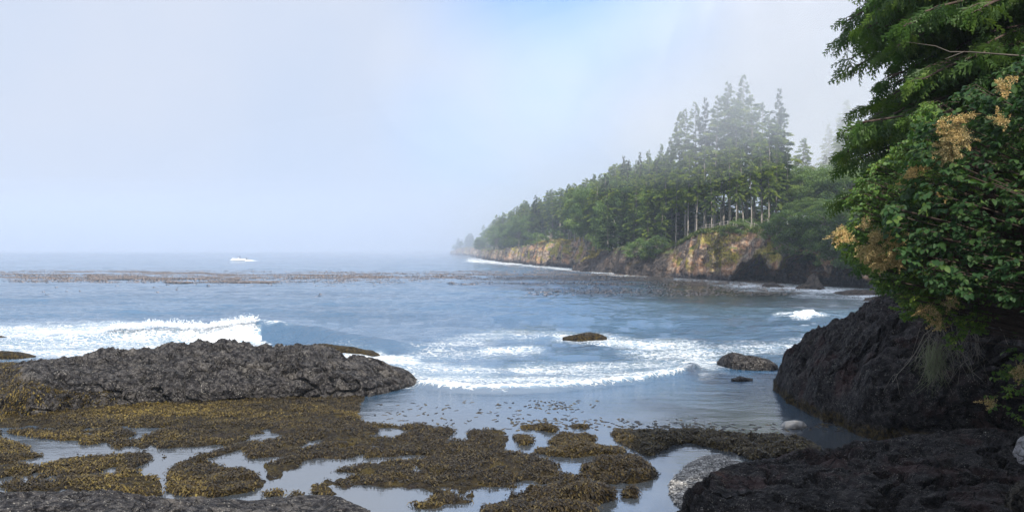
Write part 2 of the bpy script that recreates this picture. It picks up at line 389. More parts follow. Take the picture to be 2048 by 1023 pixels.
tint = M.mix(M.mr(M.noise(p, .05, 3), .35, .65), (.025, .075, .14), (.035, .10, .18))
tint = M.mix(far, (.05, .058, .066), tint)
tint = M.mix(f0_, tint, (.02, .045, .04))  # dark green reflection of the headland put into the sheltered water's colour
tint = M.mix(M.math('MULTIPLY', M.mr(f, .05, .9), .5), tint, (.36, .50, .58))
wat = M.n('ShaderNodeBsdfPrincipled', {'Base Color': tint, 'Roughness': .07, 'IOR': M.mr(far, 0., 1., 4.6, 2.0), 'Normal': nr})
fo = M.n('ShaderNodeBsdfPrincipled', {'Base Color': (.86, .88, .9, 1), 'Roughness': .9, 'Normal': nr, 'Specular IOR Level': .1})
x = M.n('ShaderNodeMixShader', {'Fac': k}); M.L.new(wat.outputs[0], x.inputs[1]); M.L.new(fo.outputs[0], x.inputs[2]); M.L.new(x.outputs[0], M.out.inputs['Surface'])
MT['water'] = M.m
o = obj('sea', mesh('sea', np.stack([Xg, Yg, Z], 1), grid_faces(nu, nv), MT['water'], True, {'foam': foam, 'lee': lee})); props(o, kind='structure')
del Z, foam

# ------------------------------------------------------------------ sea bed under everything
bed = MB(); bed.add([[-4000, 0, -.9], [4000, 0, -.9], [4000, 4100, -.9], [-4000, 4100, -.9]], [[0, 1, 2, 3]])
props(obj('seabed', bed.me('seabed', MT['dark_rock'])), kind='structure')

# ------------------------------------------------------------------ reef shelf with tide pools
z5 = lambda L_: [(x * .394, 620 + y * .394) for x, y in L_]
z6 = lambda L_: [(680 + x * .4004, 620 + y * .4004) for x, y in L_]
SHELF = [(-500, 690), (-100, 715), (0, 722), (300, 760), (735, 790), (722, 805), (715, 825), (728, 846), (800, 850), (835, 848), (865, 856), (925, 858), (930, 868)] + z6([(640, 655), (640, 590), (720, 585), (830, 610), (850, 650), (830, 690), (890, 715), (960, 712), (1000, 735), (1100, 768), (1100, 795), (1180, 835), (1240, 870), (1200, 880), (1160, 850), (900, 885), (775, 935), (700, 962), (560, 962), (500, 975), (490, 990), (390, 995), (350, 970), (410, 940), (330, 950), (290, 935), (300, 905), (120, 915), (60, 900), (0, 905)]) + z5([(1777, 930), (1600, 940), (1580, 905), (1500, 910), (1560, 950), (1400, 955), (1300, 930), (1000, 965), (840, 945)]) + [(300, 990), (-500, 990)]
POOLS = [z5([(-400, 640), (0, 635), (110, 640), (250, 650), (330, 665), (385, 655), (400, 685), (560, 680), (620, 735), (530, 748), (400, 725), (170, 722), (130, 680), (0, 655), (-400, 670)]),
         z5([(400, 632), (440, 620), (500, 638), (430, 642)]),
         z5([(770, 675), (800, 680), (800, 745), (950, 762), (1100, 740), (1230, 695), (1262, 752), (1360, 745), (1480, 748), (1330, 782), (1350, 868), (1300, 865), (1250, 825), (1130, 830), (1110, 790), (960, 772), (870, 800), (850, 850), (850, 925), (1000, 955), (840, 950), (800, 850), (660, 822), (750, 770), (765, 735)]),
         z5([(210, 855), (290, 838), (280, 872), (235, 870)]), z5([(345, 850), (480, 828), (640, 818), (600, 838), (380, 852)]),
         z5([(-300, 895), (30, 898), (40, 945), (-300, 950)]), z5([(75, 940), (110, 925), (200, 912), (170, 948), (90, 952)]),
         z5([(1360, 880), (1420, 885), (1440, 915), (1380, 900)]), z5([(1480, 905), (1590, 875), (1580, 935), (1530, 915)]),
         z5([(465, 762), (560, 745), (470, 772)]), z5([(300, 735), (350, 735), (345, 748)]), z5([(1540, 755), (1580, 762), (1545, 768)]),
         z6([(70, 765), (110, 742), (380, 718), (490, 724), (400, 745), (270, 752), (200, 766), (110, 770)]),
         z6([(360, 760), (400, 790), (400, 815), (360, 820), (345, 800)]), z6([(720, 805), (760, 785), (770, 800), (730, 812)]),
         z6([(520, 655), (560, 630), (590, 598), (650, 590), (640, 660), (590, 662)]), z6([(430, 608), (480, 615), (450, 622)]),
         z6([(640, 722), (720, 712), (700, 728)])]
MATS = [z6([(1030, 655), (1110, 632), (1180, 620), (1300, 645), (1240, 665), (1250, 690), (1430, 695), (1390, 735), (1300, 722), (1180, 738), (980, 718), (960, 700), (1110, 690)]),
        z6([(880, 582), (1000, 572), (1090, 590), (1080, 612), (960, 600)]), z6([(870, 630), (950, 628), (985, 660), (900, 680)]), z6([(1145, 572), (1260, 578), (1240, 590), (1180, 590)]),
        z6([(1350, 610), (1450, 600), (1460, 635), (1370, 645)]), z6([(740, 570), (860, 540), (850, 560)])]
STRIP = [[(1225, 868), (1262, 862), (1290, 872), (1340, 866), (1425, 866), (1470, 872), (1560, 876), (1620, 884), (1645, 900), (1600, 912), (1500, 918), (1470, 905), (1380, 885), (1340, 893), (1300, 912), (1240, 888)]]

def relief(polys, holes, px0, px1, py0, py1, nu, nv, top, seed, warp=7., dep=-.35, rough=.12, soft=.45):
    pxs = np.linspace(px0, px1, nu); pys = np.linspace(py0, py1, nv)
    A_, B_ = np.meshgrid(pxs, pys, indexing='ij'); a, b = A_.ravel(), B_.ravel()
    Y = F * HC / (b - HY); X = (a - CX) / F * Y
    P = np.stack([X, Y, X * 0 + seed], 1)
    wx = warp * 1.6 * fbm(P * 1.6, 4, .6); wy_ = warp * .55 * fbm(P * 1.6 + 9, 4, .6)
    k = np.zeros(len(X), bool)
    for q in polys: k |= inpoly(a + wx, b + wy_, q)
    for q in holes: k &= ~inpoly(a + wx, b + wy_, q)
    if holes: k &= ~((fbm(P * [.9, 1.1, 1] + 71, 4) > .24) & (b > 855))
    if holes: k &= ~((fbm(P * [2.2, 3., 1] + 171, 3) > .40) & (b > 850) & (fbm(P * .5 + 5, 2) > -.1))
    k = k.reshape(nu, nv).astype(float)
    def blur(k, r, ax):
        c = np.cumsum(np.concatenate([np.repeat(np.take(k, [0], ax), r + 1, ax), k, np.repeat(np.take(k, [-1], ax), r, ax)], ax), ax)
        return (np.take(c, range(2*r+1, c.shape[ax]), ax) - np.take(c, range(0, c.shape[ax]-2*r-1), ax)) / (2*r+1)
    sx = (px1 - px0) / nu; sy = (py1 - py0) / nv
    k1 = k
    for _ in range(2):
        k1 = blur(k1, max(1, int(7 / sx)), 0); k1 = blur(k1, max(1, int(2.6 / sy)), 1)
    k2 = k
    for _ in range(2):
        k2 = blur(k2, max(1, int(26 / sx)), 0); k2 = blur(k2, max(1, int(10 / sy)), 1)
    k1 = k1.ravel(); k2 = k2.ravel()
    Z = dep * (1 - sstep(.2, .62, k1)) + (top * soft * sstep(.5, .85, k1) + top * (1 - soft) * sstep(.45, 1., k2)) * (k1 > .3)
    Z += sstep(.5, .8, k1) * rough * .9 * fbm(P * 3.4 + 13, 3)
    Z += np.where(k1 > .4, 1, .2) * rough * fbm(P * 1.3 + 3, 3) * sstep(.4, 1, k2) + sstep(.35, .6, k1) * (.05 * fbm(P * 5, 3) + .035 * fbm(P * 13, 3))
    return np.stack([X, Y, Z], 1), grid_faces(nu, nv), k1, nu, nv

MW = Mat('rockweed_mat'); p = MW.pos()
n1 = MW.noise(p, .55, 4, .6); n2 = MW.noise(p, 7, 6, .7); n3 = MW.noise(p, 26, 4, .7); n4 = MW.noise(p, 1.8, 4, .6, .8)
c = MW.mix(MW.mr(n2, .35, .66), (.010, .008, .007), (.05, .037, .015))
c = MW.mix(MW.math('MULTIPLY', MW.mr(n4, .5, .66), .7), c, (.085, .062, .015))
c = MW.mix(MW.math('MULTIPLY', MW.mr(n1, .55, .7), .6), c, (.035, .028, .03))
hh = MW.math('ADD', n2, MW.math('MULTIPLY', n3, .6))
MT['weed_mat'] = MW.pbr(c, .6, MW.bump(hh, 1., .1), spec=.12)
MSW = Mat('rockweed_fronds'); r = MSW.attr('rnd'); g_ = MSW.attr('gold')
c = MSW.ramp(r, [(0, (.008, .006, .004)), (.5, (.026, .018, .009)), (.85, (.06, .042, .014)), (1, (.09, .068, .024))])
c = MSW.mix(g_, c, MSW.ramp(r, [(0, (.022, .014, .005)), (.5, (.085, .056, .012)), (1, (.20, .145, .03))]))
MT['weed'] = MSW.pbr(c, .5, spec=.22)

FR = []                                            # frond sources: positions, density weight
def frond_cloud(P, per_len=(.04, .13), gold=None, seed=0):
    r = np.random.default_rng(seed); n = len(P)
    az = 7 * fbm(P * [1.4, 1.4, 0] + 3, 2) + r.normal(0, .8, n); tl = r.random(n) * .9 - .3; ln = per_len[0] + (per_len[1] - per_len[0]) * r.random(n) ** 1.8; wd = ln * r.uniform(.10, .24, n)
    d = np.stack([np.cos(az) * np.cos(tl), np.sin(az) * np.cos(tl), np.sin(tl)], 1); s = np.stack([-np.sin(az), np.cos(az), np.zeros(n)], 1)
    q0 = P - s * wd[:, None] * .35; q1 = P + s * wd[:, None] * .35
    mid = P + d * (ln * .55)[:, None] + [0, 0, .012]; q2 = mid + s * wd[:, None]; q3 = mid - s * wd[:, None]
    e = P + d * ln[:, None] + np.stack([np.zeros(n), np.zeros(n), -.02 - .03 * r.random(n)], 1); q4 = e + s * wd[:, None] * .45; q5 = e - s * wd[:, None] * .45
    V = np.stack([q0, q1, q2, q3, q4, q5], 1).reshape(-1, 3); b = np.arange(n)[:, None] * 6
    Q = np.concatenate([b + [0, 1, 2, 3], b + [3, 2, 4, 5]], 0)
    g0 = gold(P) if gold else np.zeros(n)
    return V, Q, np.repeat(r.random(n), 6), np.repeat(g0, 6)
def goldf(P):
    q = P.copy(); q[:, 2] = 0
    n = fbm(q * .5 + 31, 4); px = CX + F * P[:, 0] / P[:, 1]; py = HY + F * (HC - P[:, 2]) / P[:, 1]
    return np.clip(sstep(.08, .42, n - (px - 480) / 1600.) * .75 + .7 * np.exp(-((px - 430) / 230) ** 2 - ((py - 826 - 14 * fbm(q * .8, 2)) / 20) ** 2) * sstep(-.25, .15, fbm(q * 1.1 + 50, 3)) + .5 * np.exp(-((px - 20) / 120) ** 2 - ((py - 770) / 50) ** 2), 0, 1)
def fronds_on(V, k, n, seed, zmin=-.02, gap=.35):
    r = np.random.default_rng(seed)
    wgt = np.where((k > .35) & (V[:, 2] > zmin), 1., 0.) * (V[:, 1] ** 3) / (V[:, 1].max() ** 3)
    cl = fbm(V * [1.3, 1.3, 0] + seed, 3); wgt *= np.where(cl > -gap, 1., .12)
    wgt /= wgt.sum(); idx = r.choice(len(V), n, p=wgt); P = V[idx].astype(float)
    P[:, :2] += r.normal(0, .03, (n, 2)); P[:, 2] += .01 + .03 * r.random(n); return P

V, Q, k, a, b = relief([SHELF], POOLS, -420, 1260, 700, 1030, 1150, 620, .07, 1, rough=.05, warp=11.)
props(obj('reef', mesh('reef', V, Q, MT['weed_mat'])), kind='structure')
out_ = frond_cloud(fronds_on(V, k, 200000, 3, gap=.12), gold=goldf, seed=5)
props(obj('rockweed', mesh('rockweed', out_[0], out_[1], MT['weed'], True, {'rnd': out_[2], 'gold': out_[3]})), 'dense golden brown rockweed covering the flat reef around the tide pools', 'seaweed', kind='stuff')
V, Q, k, a, b = relief(MATS, [], 1000, 1300, 820, 930, 500, 260, .12, 2, warp=5)
def patches(polys, label, name, seed, nfr, top=.12, warp=5, gold=None, cat='seaweed', kind=None, group=None, L=(.04, .13)):
    xs = [p[0] for q in polys for p in q]; ys = [p[1] for q in polys for p in q]
    V, Q, k, a, b = relief(polys, [], min(xs) - 25, max(xs) + 25, min(ys) - 10, min(max(ys) + 10, 1100), int((max(xs) - min(xs) + 50) * .8) + 40, int((max(ys) - min(ys) + 20) * 2.4) + 20, top * .85, seed, warp=warp, dep=-.2, soft=.5, rough=.12 + .35 * top)
    keep = (k > .12)[Q].any(1); Q = Q[keep]; u, inv = np.unique(Q, return_inverse=True); Vk = V[u]; Qk = inv.reshape(-1, 4)
    o = obj(name, mesh(name, Vk, Qk, MT['weed_mat']))
    if nfr:
        W_ = frond_cloud(fronds_on(V, k, nfr, seed), gold=gold, seed=seed, per_len=L)
        obj('rockweed', mesh('rockweed', W_[0], W_[1], MT['weed'], True, {'rnd': W_[2], 'gold': W_[3]}), o)
    props(o, label, cat, group, kind); return o
GL = 'low rockweed covered rocks off the edge of the reef'
lg = lambda P: .25 * np.ones(len(P))
patches([MATS[0]], 'ragged brown rockweed covered low rock right of the reef, above the oval mound', 'reef_rock', 11, 13000, cat='rock', group=GL, gold=lg)
patches([MATS[1]], 'thin strip of rockweed just breaking the calm water beyond the reef', 'reef_rock', 12, 1600, .08, cat='rock', group=GL, gold=lg)
patches([MATS[2]], 'small rockweed clump in the channel between the reef and the ragged rock', 'reef_rock', 13, 1300, .1, cat='rock', group=GL, gold=lg)
patches([MATS[3]], 'tiny olive rockweed sliver in calm water, farthest out of the low clumps', 'reef_rock', 14, 700, .07, cat='rock', group=GL, gold=lg)
patches([MATS[4]], 'small round weedy patch at the left end of the long rockweed strip', 'reef_rock', 15, 1200, .1, cat='rock', group=GL, gold=lg)
patches(STRIP, 'long low rockweed covered rock strip stretching toward the pebble beach', 'reef_rock', 16, 26000, .13, warp=9, cat='rock', group=GL, gold=lg)
OV = [(1165, 942), (1185, 928), (1220, 920), (1262, 924), (1300, 940), (1318, 950), (1300, 962), (1260, 968), (1210, 966), (1180, 955)]
patches([OV], 'dark oval mound of rock and seaweed alone in the shallow water', 'reef_rock', 17, 14000, .22, warp=4, cat='rock', group=GL)
patches([z6([(820, 945), (870, 930), (1000, 915), (1060, 890), (1130, 870), (1200, 852), (1250, 880), (1340, 915), (1385, 940), (1350, 955), (1260, 965), (1270, 985), (1150, 985), (1000, 970), (900, 975)])], 'long dark weedy ledge in front of the oval mound', 'reef_rock', 18, 20000, .22, cat='rock', group=GL)
patches([z6([(1400, 935), (1430, 915), (1480, 912), (1485, 928), (1440, 945)])], 'smallest dark weedy stone beside the pebble beach', 'reef_rock', 19, 500, .14, warp=3, cat='rock', group=GL)
patches([z6([(700, 1020), (710, 990), (860, 985), (910, 1010), (980, 985), (1120, 980), (1280, 990), (1290, 1040), (1200, 1090), (800, 1090)])], 'weedy rock cut off by the bottom edge, in the middle of the shore', 'reef_rock', 20, 9000, .14, cat='rock', group=GL)
patches([z5([(900, 775), (1000, 768), (1100, 790), (1130, 825), (1250, 825), (1300, 860), (1330, 880), (1280, 920), (1150, 940), (1000, 952), (900, 925), (850, 880), (860, 830)])], 'rounded weedy mound ringed by bright tide pool water', 'reef_rock', 21, 17000, .14, warp=5, cat='rock', group=GL, gold=goldf)

# floating weed specks in calm water beyond the reef
r = np.random.default_rng(31)
def specks(n, regs, hgt, ln, name, label, mat, seed, cat='seaweed'):
    r = np.random.default_rng(seed); P = []
    for (x0, x1, y0, y1, wgt) in regs:
        k = int(n * wgt); px = r.uniform(x0, x1, k * 5); py = r.uniform(y0, y1, k * 5)
        Y = F * HC / (py - HY); X = (px - CX) / F * Y
        e = np.minimum(np.minimum(px - x0, x1 - px) / 60., np.minimum(py - y0, y1 - py) / 3.)
        nse = fbm(np.stack([px / 40., py / 2.2, px * 0 + seed], 1), 5, .7) + np.clip(e, 0, 1) * .3 - .3
        ok = np.argsort(-nse + r.random(k*5) * 1.8)[:k]
        P.append(np.stack([X[ok], Y[ok], np.zeros(k)], 1))
    P = np.concatenate(P); n = len(P)
    az = r.normal(0, .5, n) + np.where(r.random(n) < .5, 0, math.pi); L_ = r.uniform(*ln, n); hz = r.uniform(.4, 1, n) * hgt
    d = np.stack([np.cos(az), np.sin(az), 0 * az], 1); s = np.stack([-np.sin(az), np.cos(az), 0 * az], 1) * .05
    V = []; 
    for t, h in ((-.5, -.02), (-.2, .7), (.1, 1.), (.5, -.02)):
        c0 = P + d * (t * L_)[:, None]; c0[:, 2] = h * hz
        V += [c0 - s * (1 + h), c0 + s * (1 + h)]
    V = np.stack(V, 1).reshape(-1, 3); b = np.arange(n)[:, None] * 8
    Q = np.concatenate([b + [0, 2, 3, 1], b + [2, 4, 5, 3], b + [4, 6, 7, 5]])
    o = obj(name, mesh(name, V, Q, mat, True, {'rnd': np.repeat(r.random(n), 8)})); props(o, label, cat, kind='stuff')
MK = Mat('kelp'); c = MK.ramp(MK.attr('rnd'), [(0, (.03, .024, .02)), (.5, (.15, .10, .07)), (1, (.32, .22, .15))]); MT['kelp'] = MK.pbr(c, .35, spec=.6)
specks(42000, [(-600, 300, 541, 551, .16), (60, 420, 540, 549, .16), (150, 480, 546, 560, .13), (-300, 160, 552, 560, .05), (380, 820, 545, 558, .17), (330, 560, 562, 566, .03), (820, 1350, 541, 560, .16), (900, 1600, 546, 570, .12), (1050, 1600, 556, 592, .07), (0, 1000, 541, 566, .14)], .13, (.25, 1.1), 'kelp', 'brown kelp bed floating in a long band across the bay', MT['kelp'], 33)
specks(260, [(0, 800, 545, 600, .5), (300, 800, 560, 575, .5)], .13, (.3, .8), 'kelp_heads', 'scattered dark kelp heads poking from the water inshore of the kelp bed', MT['kelp'], 34)
specks(480, [(730, 1200, 800, 850, .25), (1000, 1400, 835, 860, .35), (1050, 1200, 800, 818, .12), (1250, 1700, 845, 862, .25)], .012, (.04, .12), 'floating_weed', 'loose olive weed scraps floating on the calm water beyond the reef', MT['weed'], 35)

# ------------------------------------------------------------------ rocks
def loft_rock(name, cols, front, back, mat, nu=300, nv=90, amp=.14, freq=1., seed=0, p=.75, label=None, cat='rock', lump=.35, group=None, zb=-.4, ridged=True):
    cols = sorted(cols); cx = np.array([c[0] for c in cols], float); x = np.linspace(cx[0], cx[-1], nu)
    def sm(v):
        v = np.interp(x, cx, v); k = max(1, nu // 60); ker = np.hanning(2*k + 3)[1:-1]; ker /= ker.sum(); return np.convolve(np.pad(v, k, mode='edge'), ker, 'valid')
    ty = sm([c[1] for c in cols]); by = sm([c[2] for c in cols])
    db = F * HC / (by - HY); fr = front if np.isscalar(front) else np.interp(x, cx, front)
    e = np.clip(np.minimum((x - x[0]), (x[-1] - x)) / (x[-1] - x[0]) * 12, .06, 1) ** .6
    fr = fr * e; bk = back * e; dr = db + fr
    zr = np.maximum(HC - (ty - HY) / F * dr, .03)
    an = np.linspace(-.12, math.pi + .12, nv); Pn = []
    ca, sa = np.cos(an), np.sin(an)
    off = np.where(ca > 0, -ca, 0)[None] * fr[:, None] + np.where(ca <= 0, -ca, 0)[None] * bk[:, None]
    Z = np.where(sa > 0, np.abs(sa) ** p, -1.)[None] * np.where(sa > 0, zr[:, None], .35)
    Z = np.where((sa <= 0)[None], zb, Z)
    Y = dr[:, None] + off; X = ((x - CX) / F)[:, None] * Y
    V = np.stack([X, Y, Z], 2).reshape(-1, 3)
    Pn = V * freq + seed * 7.7
    nx = np.zeros_like(V); s_ = np.repeat(np.minimum(zr, 1.2)[:, None], nv, 1).ravel() ** .6 * np.where(V[:, 2] > zb + .01, 1, .3)
    g = np.stack([np.zeros(nu)[:, None] + 0*an[None], (-ca * .8)[None] + np.zeros((nu, 1)), (np.maximum(sa, 0) * .9)[None] + np.zeros((nu, 1))], 2).reshape(-1, 3)
    big = fbm(Pn * .7, 3); n_ = fbm(Pn * 1.9 + 5, 5, .55, ridged); crack = -np.abs(fbm(Pn * [.9, .9, 1.6] + 11, 3)) 
    dsp = amp * (lump * 3 * big + n_ * .9 + 1.2 * sstep(-.09, 0, crack) * -1.0) * s_
    V = V + g * dsp[:, None] + np.stack([amp * .5 * fbm(Pn * 1.4 + 21, 3) * s_, amp * .4 * fbm(Pn * 1.4 + 41, 3) * s_, 0 * s_], 1)
    o = obj(name, mesh(name, V, grid_faces(nu, nv)[:, ::-1], MT[mat] if isinstance(mat, str) else mat)); props(o, label, cat, group)
    return o, V
# big barnacled outcrop
BIG = [(-330, 765, 800), (-150, 742, 815), (0, 742, 832), (60, 728, 836), (120, 722, 826), (180, 714, 818), (250, 706, 812), (330, 702, 810), (380, 695, 806), (425, 689, 804), (480, 690, 804), (540, 696, 801), (600, 694, 799), (660, 702, 797), (710, 712, 796), (760, 728, 788), (800, 740, 778), (825, 752, 770), (836, 764, 768)]
o, V = loft_rock('rock_outcrop', BIG, [3.2]*2 + [3.0]*17, 1.7, 'barnacle_rock', 1100, 240, .26, 1.0, 1, p=.8, lump=.42, label='long grey barnacle crusted rock outcrop rising between the surf and the weedy reef', cat='rock')
# rusty weed on its left end
k = np.where((CX + F * V[:, 0] / V[:, 1] < 230 + 120 * fbm(V * .8, 3)) & (V[:, 2] < .55 + .35 * fbm(V * .9 + 4, 3) + np.clip((150 - (CX + F * V[:, 0] / V[:, 1])) / 180, 0, 1.2)), 1., 0.)
PF = fronds_on(V, k, 42000, 41, zmin=.02, gap=.3)
W_ = frond_cloud(PF, gold=lambda P: np.clip(.45 + .8 * fbm(P * .7, 3), 0, 1), seed=42)
obj('rockweed', mesh('rockweed', W_[0], W_[1], MT['weed'], True, {'rnd': W_[2], 'gold': W_[3]}), o)
loft_rock('rock', [(-300, 975, 1130), (-100, 984, 1130), (0, 990, 1130), (150, 988, 1130), (230, 987, 1130), (300, 997, 1125), (400, 1004, 1125), (500, 1012, 1110), (560, 1004, 1100), (610, 997, 1090), (680, 1000, 1090), (740, 1022, 1060)], 2.2, .5, 'barnacle_rock', 800, 140, .12, 1.7, 2, p=.5, label='dark rough rock ledge along the bottom edge, in front of the weedy reef')
# right-hand rock mass
loft_rock('rock_outcrop', [(1549, 768, 775), (1556, 752, 790), (1575, 728, 806), (1600, 702, 818), (1640, 672, 838), (1680, 660, 852), (1700, 652, 862), (1725, 628, 872), (1750, 612, 880), (1800, 605, 888), (1900, 595, 900), (2048, 585, 905), (2250, 560, 915), (2500, 540, 930)], [1.5, 2.2, 2.8, 3.6, 4.2, 4.6, 5, 5.2, 5.4, 5.5, 5.5, 5.5, 5.5, 5.5], 4, 'shore_rock', 900, 280, .40, .8, 3, p=.72, lump=.35, label='huge dark shaded rock dome under the overhanging cedar and shrubs')
loft_rock('rock_outcrop', [(1345, 1040, 1120), (1372, 1002, 1120), (1400, 968, 1125), (1440, 942, 1130), (1480, 930, 1135), (1560, 924, 1140), (1650, 912, 1140), (1730, 900, 1140), (1820, 888, 1140), (1950, 876, 1140), (2048, 868, 1140), (2300, 840, 1140), (2600, 820, 1140)], [1.5, 2.2, 3, 3.6, 4, 4.5, 5, 5.4, 6, 6.5, 7, 7, 7], .9, 'shore_rock', 900, 260, .26, 1.1, 4, p=.55, label='broad black shaded rock slab in the lower right corner')
loft_rock('rock', [(1434, 722, 727), (1448, 710, 732), (1465, 706, 736), (1490, 712, 738), (1515, 714, 740), (1540, 721, 740), (1556, 731, 738)], .5, .6, 'barnacle_rock', 260, 90, .09, 3, 5, p=.8, label='dark wet rock standing alone in the foam edged water, largest of the offshore rocks')
loft_rock('rock', [(1462, 757, 761), (1480, 752, 763), (1506, 757, 761)], .2, .2, 'wet_rock', 120, 50, .04, 4, 6, label='tiny black rock just awash below the larger wet rock')
loft_rock('rock', [(1125, 674, 678), (1150, 669, 681), (1180, 664, 681), (1200, 668, 680), (1214, 674, 678)], .5, .5, 'weed_rock', 160, 60, .08, 3, 7, label='brown weedy rock with white water breaking over it in mid bay')
loft_rock('rock', [(278, 661, 664), (300, 657, 668), (330, 661, 672), (375, 672, 677)], .5, .5, 'weed_rock', 160, 60, .08, 3, 8, label='weedy ledge poking out of the foam right below the breaking wave')
loft_rock('rock', [(230, 667, 670), (248, 664, 671), (264, 668, 670)], .3, .3, 'weed_rock', 100, 50, .04, 3, 9, label='tiny weedy rock in the foam left of the weedy ledge')
loft_rock('rock', [(-20, 674, 678), (2, 671, 679), (20, 675, 678)], .3, .3, 'weed_rock', 100, 50, .05, 3, 10, label='small dark rock in the surf at the far left edge')
loft_rock('rock', [(-160, 706, 716), (0, 702, 717), (40, 704, 716), (72, 711, 714)], .6, .6, 'weed_rock', 200, 60, .07, 2.5, 11, label='low golden weed covered rock at the left edge behind the grey outcrop')
loft_rock('rock', [(590, 692, 699), (640, 688, 704), (700, 693, 708), (745, 702, 712), (760, 708, 712)], .7, .6, 'weed_rock', 240, 70, .10, 2.5, 12, label='low broken weedy rock behind the right end of the grey outcrop')
MP = plain('pale_stone', (.17, .165, .16), .7, .4, .25)
loft_rock('stone', [(1563, 849, 852), (1570, 843, 856), (1590, 840, 858), (1605, 843, 857), (1613, 849, 853)], .28, .28, MP, 120, 60, .02, 3, 13, p=.6, label='smooth flat grey stone lying in the shallows by the dark dome', cat='stone')
MWB = rock_mat('white_boulder', (.18, .17, .17), (.38, .37, .38), (.55, .54, .54), .1, fine=1.3)
loft_rock('boulder', [(2026, 905, 975), (2036, 878, 985), (2060, 868, 990), (2120, 880, 985), (2160, 915, 970)], .5, .5, MWB, 160, 90, .05, 3, 14, p=.6, label='pale mottled boulder at the right edge against the black rock', cat='boulder')
loft_rock('rock', [(2008, 1000, 1075), (2022, 972, 1085), (2060, 962, 1090), (2140, 975, 1085)], .5, .5, 'weed_rock', 140, 70, .08, 2.5, 15, p=.6, label='rough brown rock just beneath the pale boulder')

# pebble beach
BE = [(1335, 985), (1342, 965), (1366, 938), (1392, 920), (1424, 910), (1455, 915), (1480, 930), (1520, 1020), (1400, 1050), (1350, 1005)]
V, Q, k, a, b = relief([BE], [], 1300, 1560, 885, 1060, 240, 200, .10, 50, warp=5, dep=-.25, rough=.02)
MG = Mat('gravel'); p = MG.pos(); c = MG.mix(MG.mr(MG.vor(p, 22, out='Distance'), .2, .5), (.20, .19, .18), (.04, .04, .04)); MT['gravel'] = MG.pbr(c, .7, MG.bump(MG.vor(p, 22), .8, .03))
props(obj('beach', mesh('beach', V, Q, MT['gravel'])), kind='structure')
r = np.random.default_rng(51); pw_ = (k > .35) * V[:, 1] ** 3; idx = r.choice(len(V), 11000, p=pw_ / pw_.sum()); P = V[idx].copy(); P[:, :2] += r.normal(0, .02, (11000, 2))
n = len(P); a_ = np.linspace(0, 2*math.pi, 6, endpoint=False); ring = np.stack([np.cos(a_), np.sin(a_), 0*a_], 1); tpl = np.concatenate([ring, ring * [.6, .6, 0] + [0, 0, .55], [[0, 0, .7]]])
S_ = r.uniform(.014, .035, (n, 1)) * np.stack([r.uniform(.7, 1.3, n), r.uniform(.7, 1.3, n), r.uniform(.5, .9, n)], 1)
Vp = (P[:, None] + tpl[None] * S_[:, None]).reshape(-1, 3); b = np.arange(n)[:, None] * 13; Qs = []
for i in range(6):
    j = (i + 1) % 6; Qs.append(b + [i, j, j, 6 + j]); 
T_ = []
for i in range(6):
    j = (i + 1) % 6; T_ += [b + [i, j, 6 + j], b + [i, 6 + j, 6 + i], b + [6 + i, 6 + j, 12]]
MPb = Mat('pebbles'); MT['pebble'] = MPb.pbr(MPb.ramp(MPb.attr('rnd'), [(0, (.03, .03, .03)), (.5, (.15, .14, .13)), (.85, (.30, .285, .26)), (1, (.5, .48, .45))]), .6)
props(obj('pebbles', mesh('pebbles', Vp, np.concatenate(T_), MT['pebble'], True, {'rnd': np.repeat(r.random(n), 13)})), 'small pale and dark pebbles covering the little beach by the black slab', 'pebbles', kind='stuff')

# ------------------------------------------------------------------ headland
INL = np.array([.42, .907]); INL /= np.linalg.norm(INL)
#        px   base top   lean slope hill
SH = [(2300, 600, 440, .5, .10, .20), (1900, 584, 450, .5, .10, .22), (1760, 577, 462, .5, .10, .22), (1700, 575, 470, .5, .09, .22), (1640, 573, 466, .6, .06, .22), (1580, 570, 460, .6, .03, .20), (1530, 567, 458, .5, .02, .10),
      (1480, 563, 457, .40, .02, .05), (1440, 561, 459, .35, .02, .05), (1400, 558, 463, .40, .03, .05), (1360, 556, 472, .6, .04, .05), (1335, 554, 490, .9, .06, .05), (1300, 552, 505, .9, .12, .06), (1260, 550, 503, .8, .12, .06), (1220, 547, 495, .9, .10, .07), (1190, 545, 505, 1.1, .06, .07), (1165, 543, 522, 1.2, .05, .07), (1145, 541, 536, 1., .03, .08),
      (1180, 538, 500, 1., .03, .08), (1203, 536, 478, .5, .03, .10), (1160, 534.5, 477, .5, .03, .10), (1120, 533, 479, .5, .03, .10), (1080, 531, 483, .5, .04, .10), (1054, 529, 489, .5, .05, .10), (1044, 527, 492, .5, .06, .10), (1020, 525, 497, .5, .07, .10), (990, 522, 499, .6, .07, .10), (975, 519, 500, .6, .07, .10), (960, 515, 497, .6, .06, .10), (935, 511, 495, .6, .06, .10), (914, 509, 496, .6, .03, .08), (905, 508.3, 505, .6, .01, .05), (920, 505, 500, .6, .02, .05)]
S0 = []
for (px, b, t, ln, s1, s2) in SH:
    q = at(px, b); h = HC - (t - HY) / F * (q[1] + 3); S0.append((q[0], q[1], max(h, .5), ln, s1, s2, px))
S0 = np.array(S0)
seg = np.hypot(np.diff(S0[:, 0]), np.diff(S0[:, 1])); wt = seg / np.sqrt(np.maximum(60, (S0[1:, 1] + S0[:-1, 1]) / 2)) ; cum = np.concatenate([[0], np.cumsum(wt)])
ncol = 1500; tt = np.linspace(0, cum[-1], ncol); SS = np.stack([np.interp(tt, cum, S0[:, i]) for i in range(7)], 1)
ker = np.hanning(23)[1:-1]; ker /= ker.sum()
for i in (0, 1, 2): SS[:, i] = np.convolve(np.pad(SS[:, i], 10, mode='edge'), ker, 'valid')
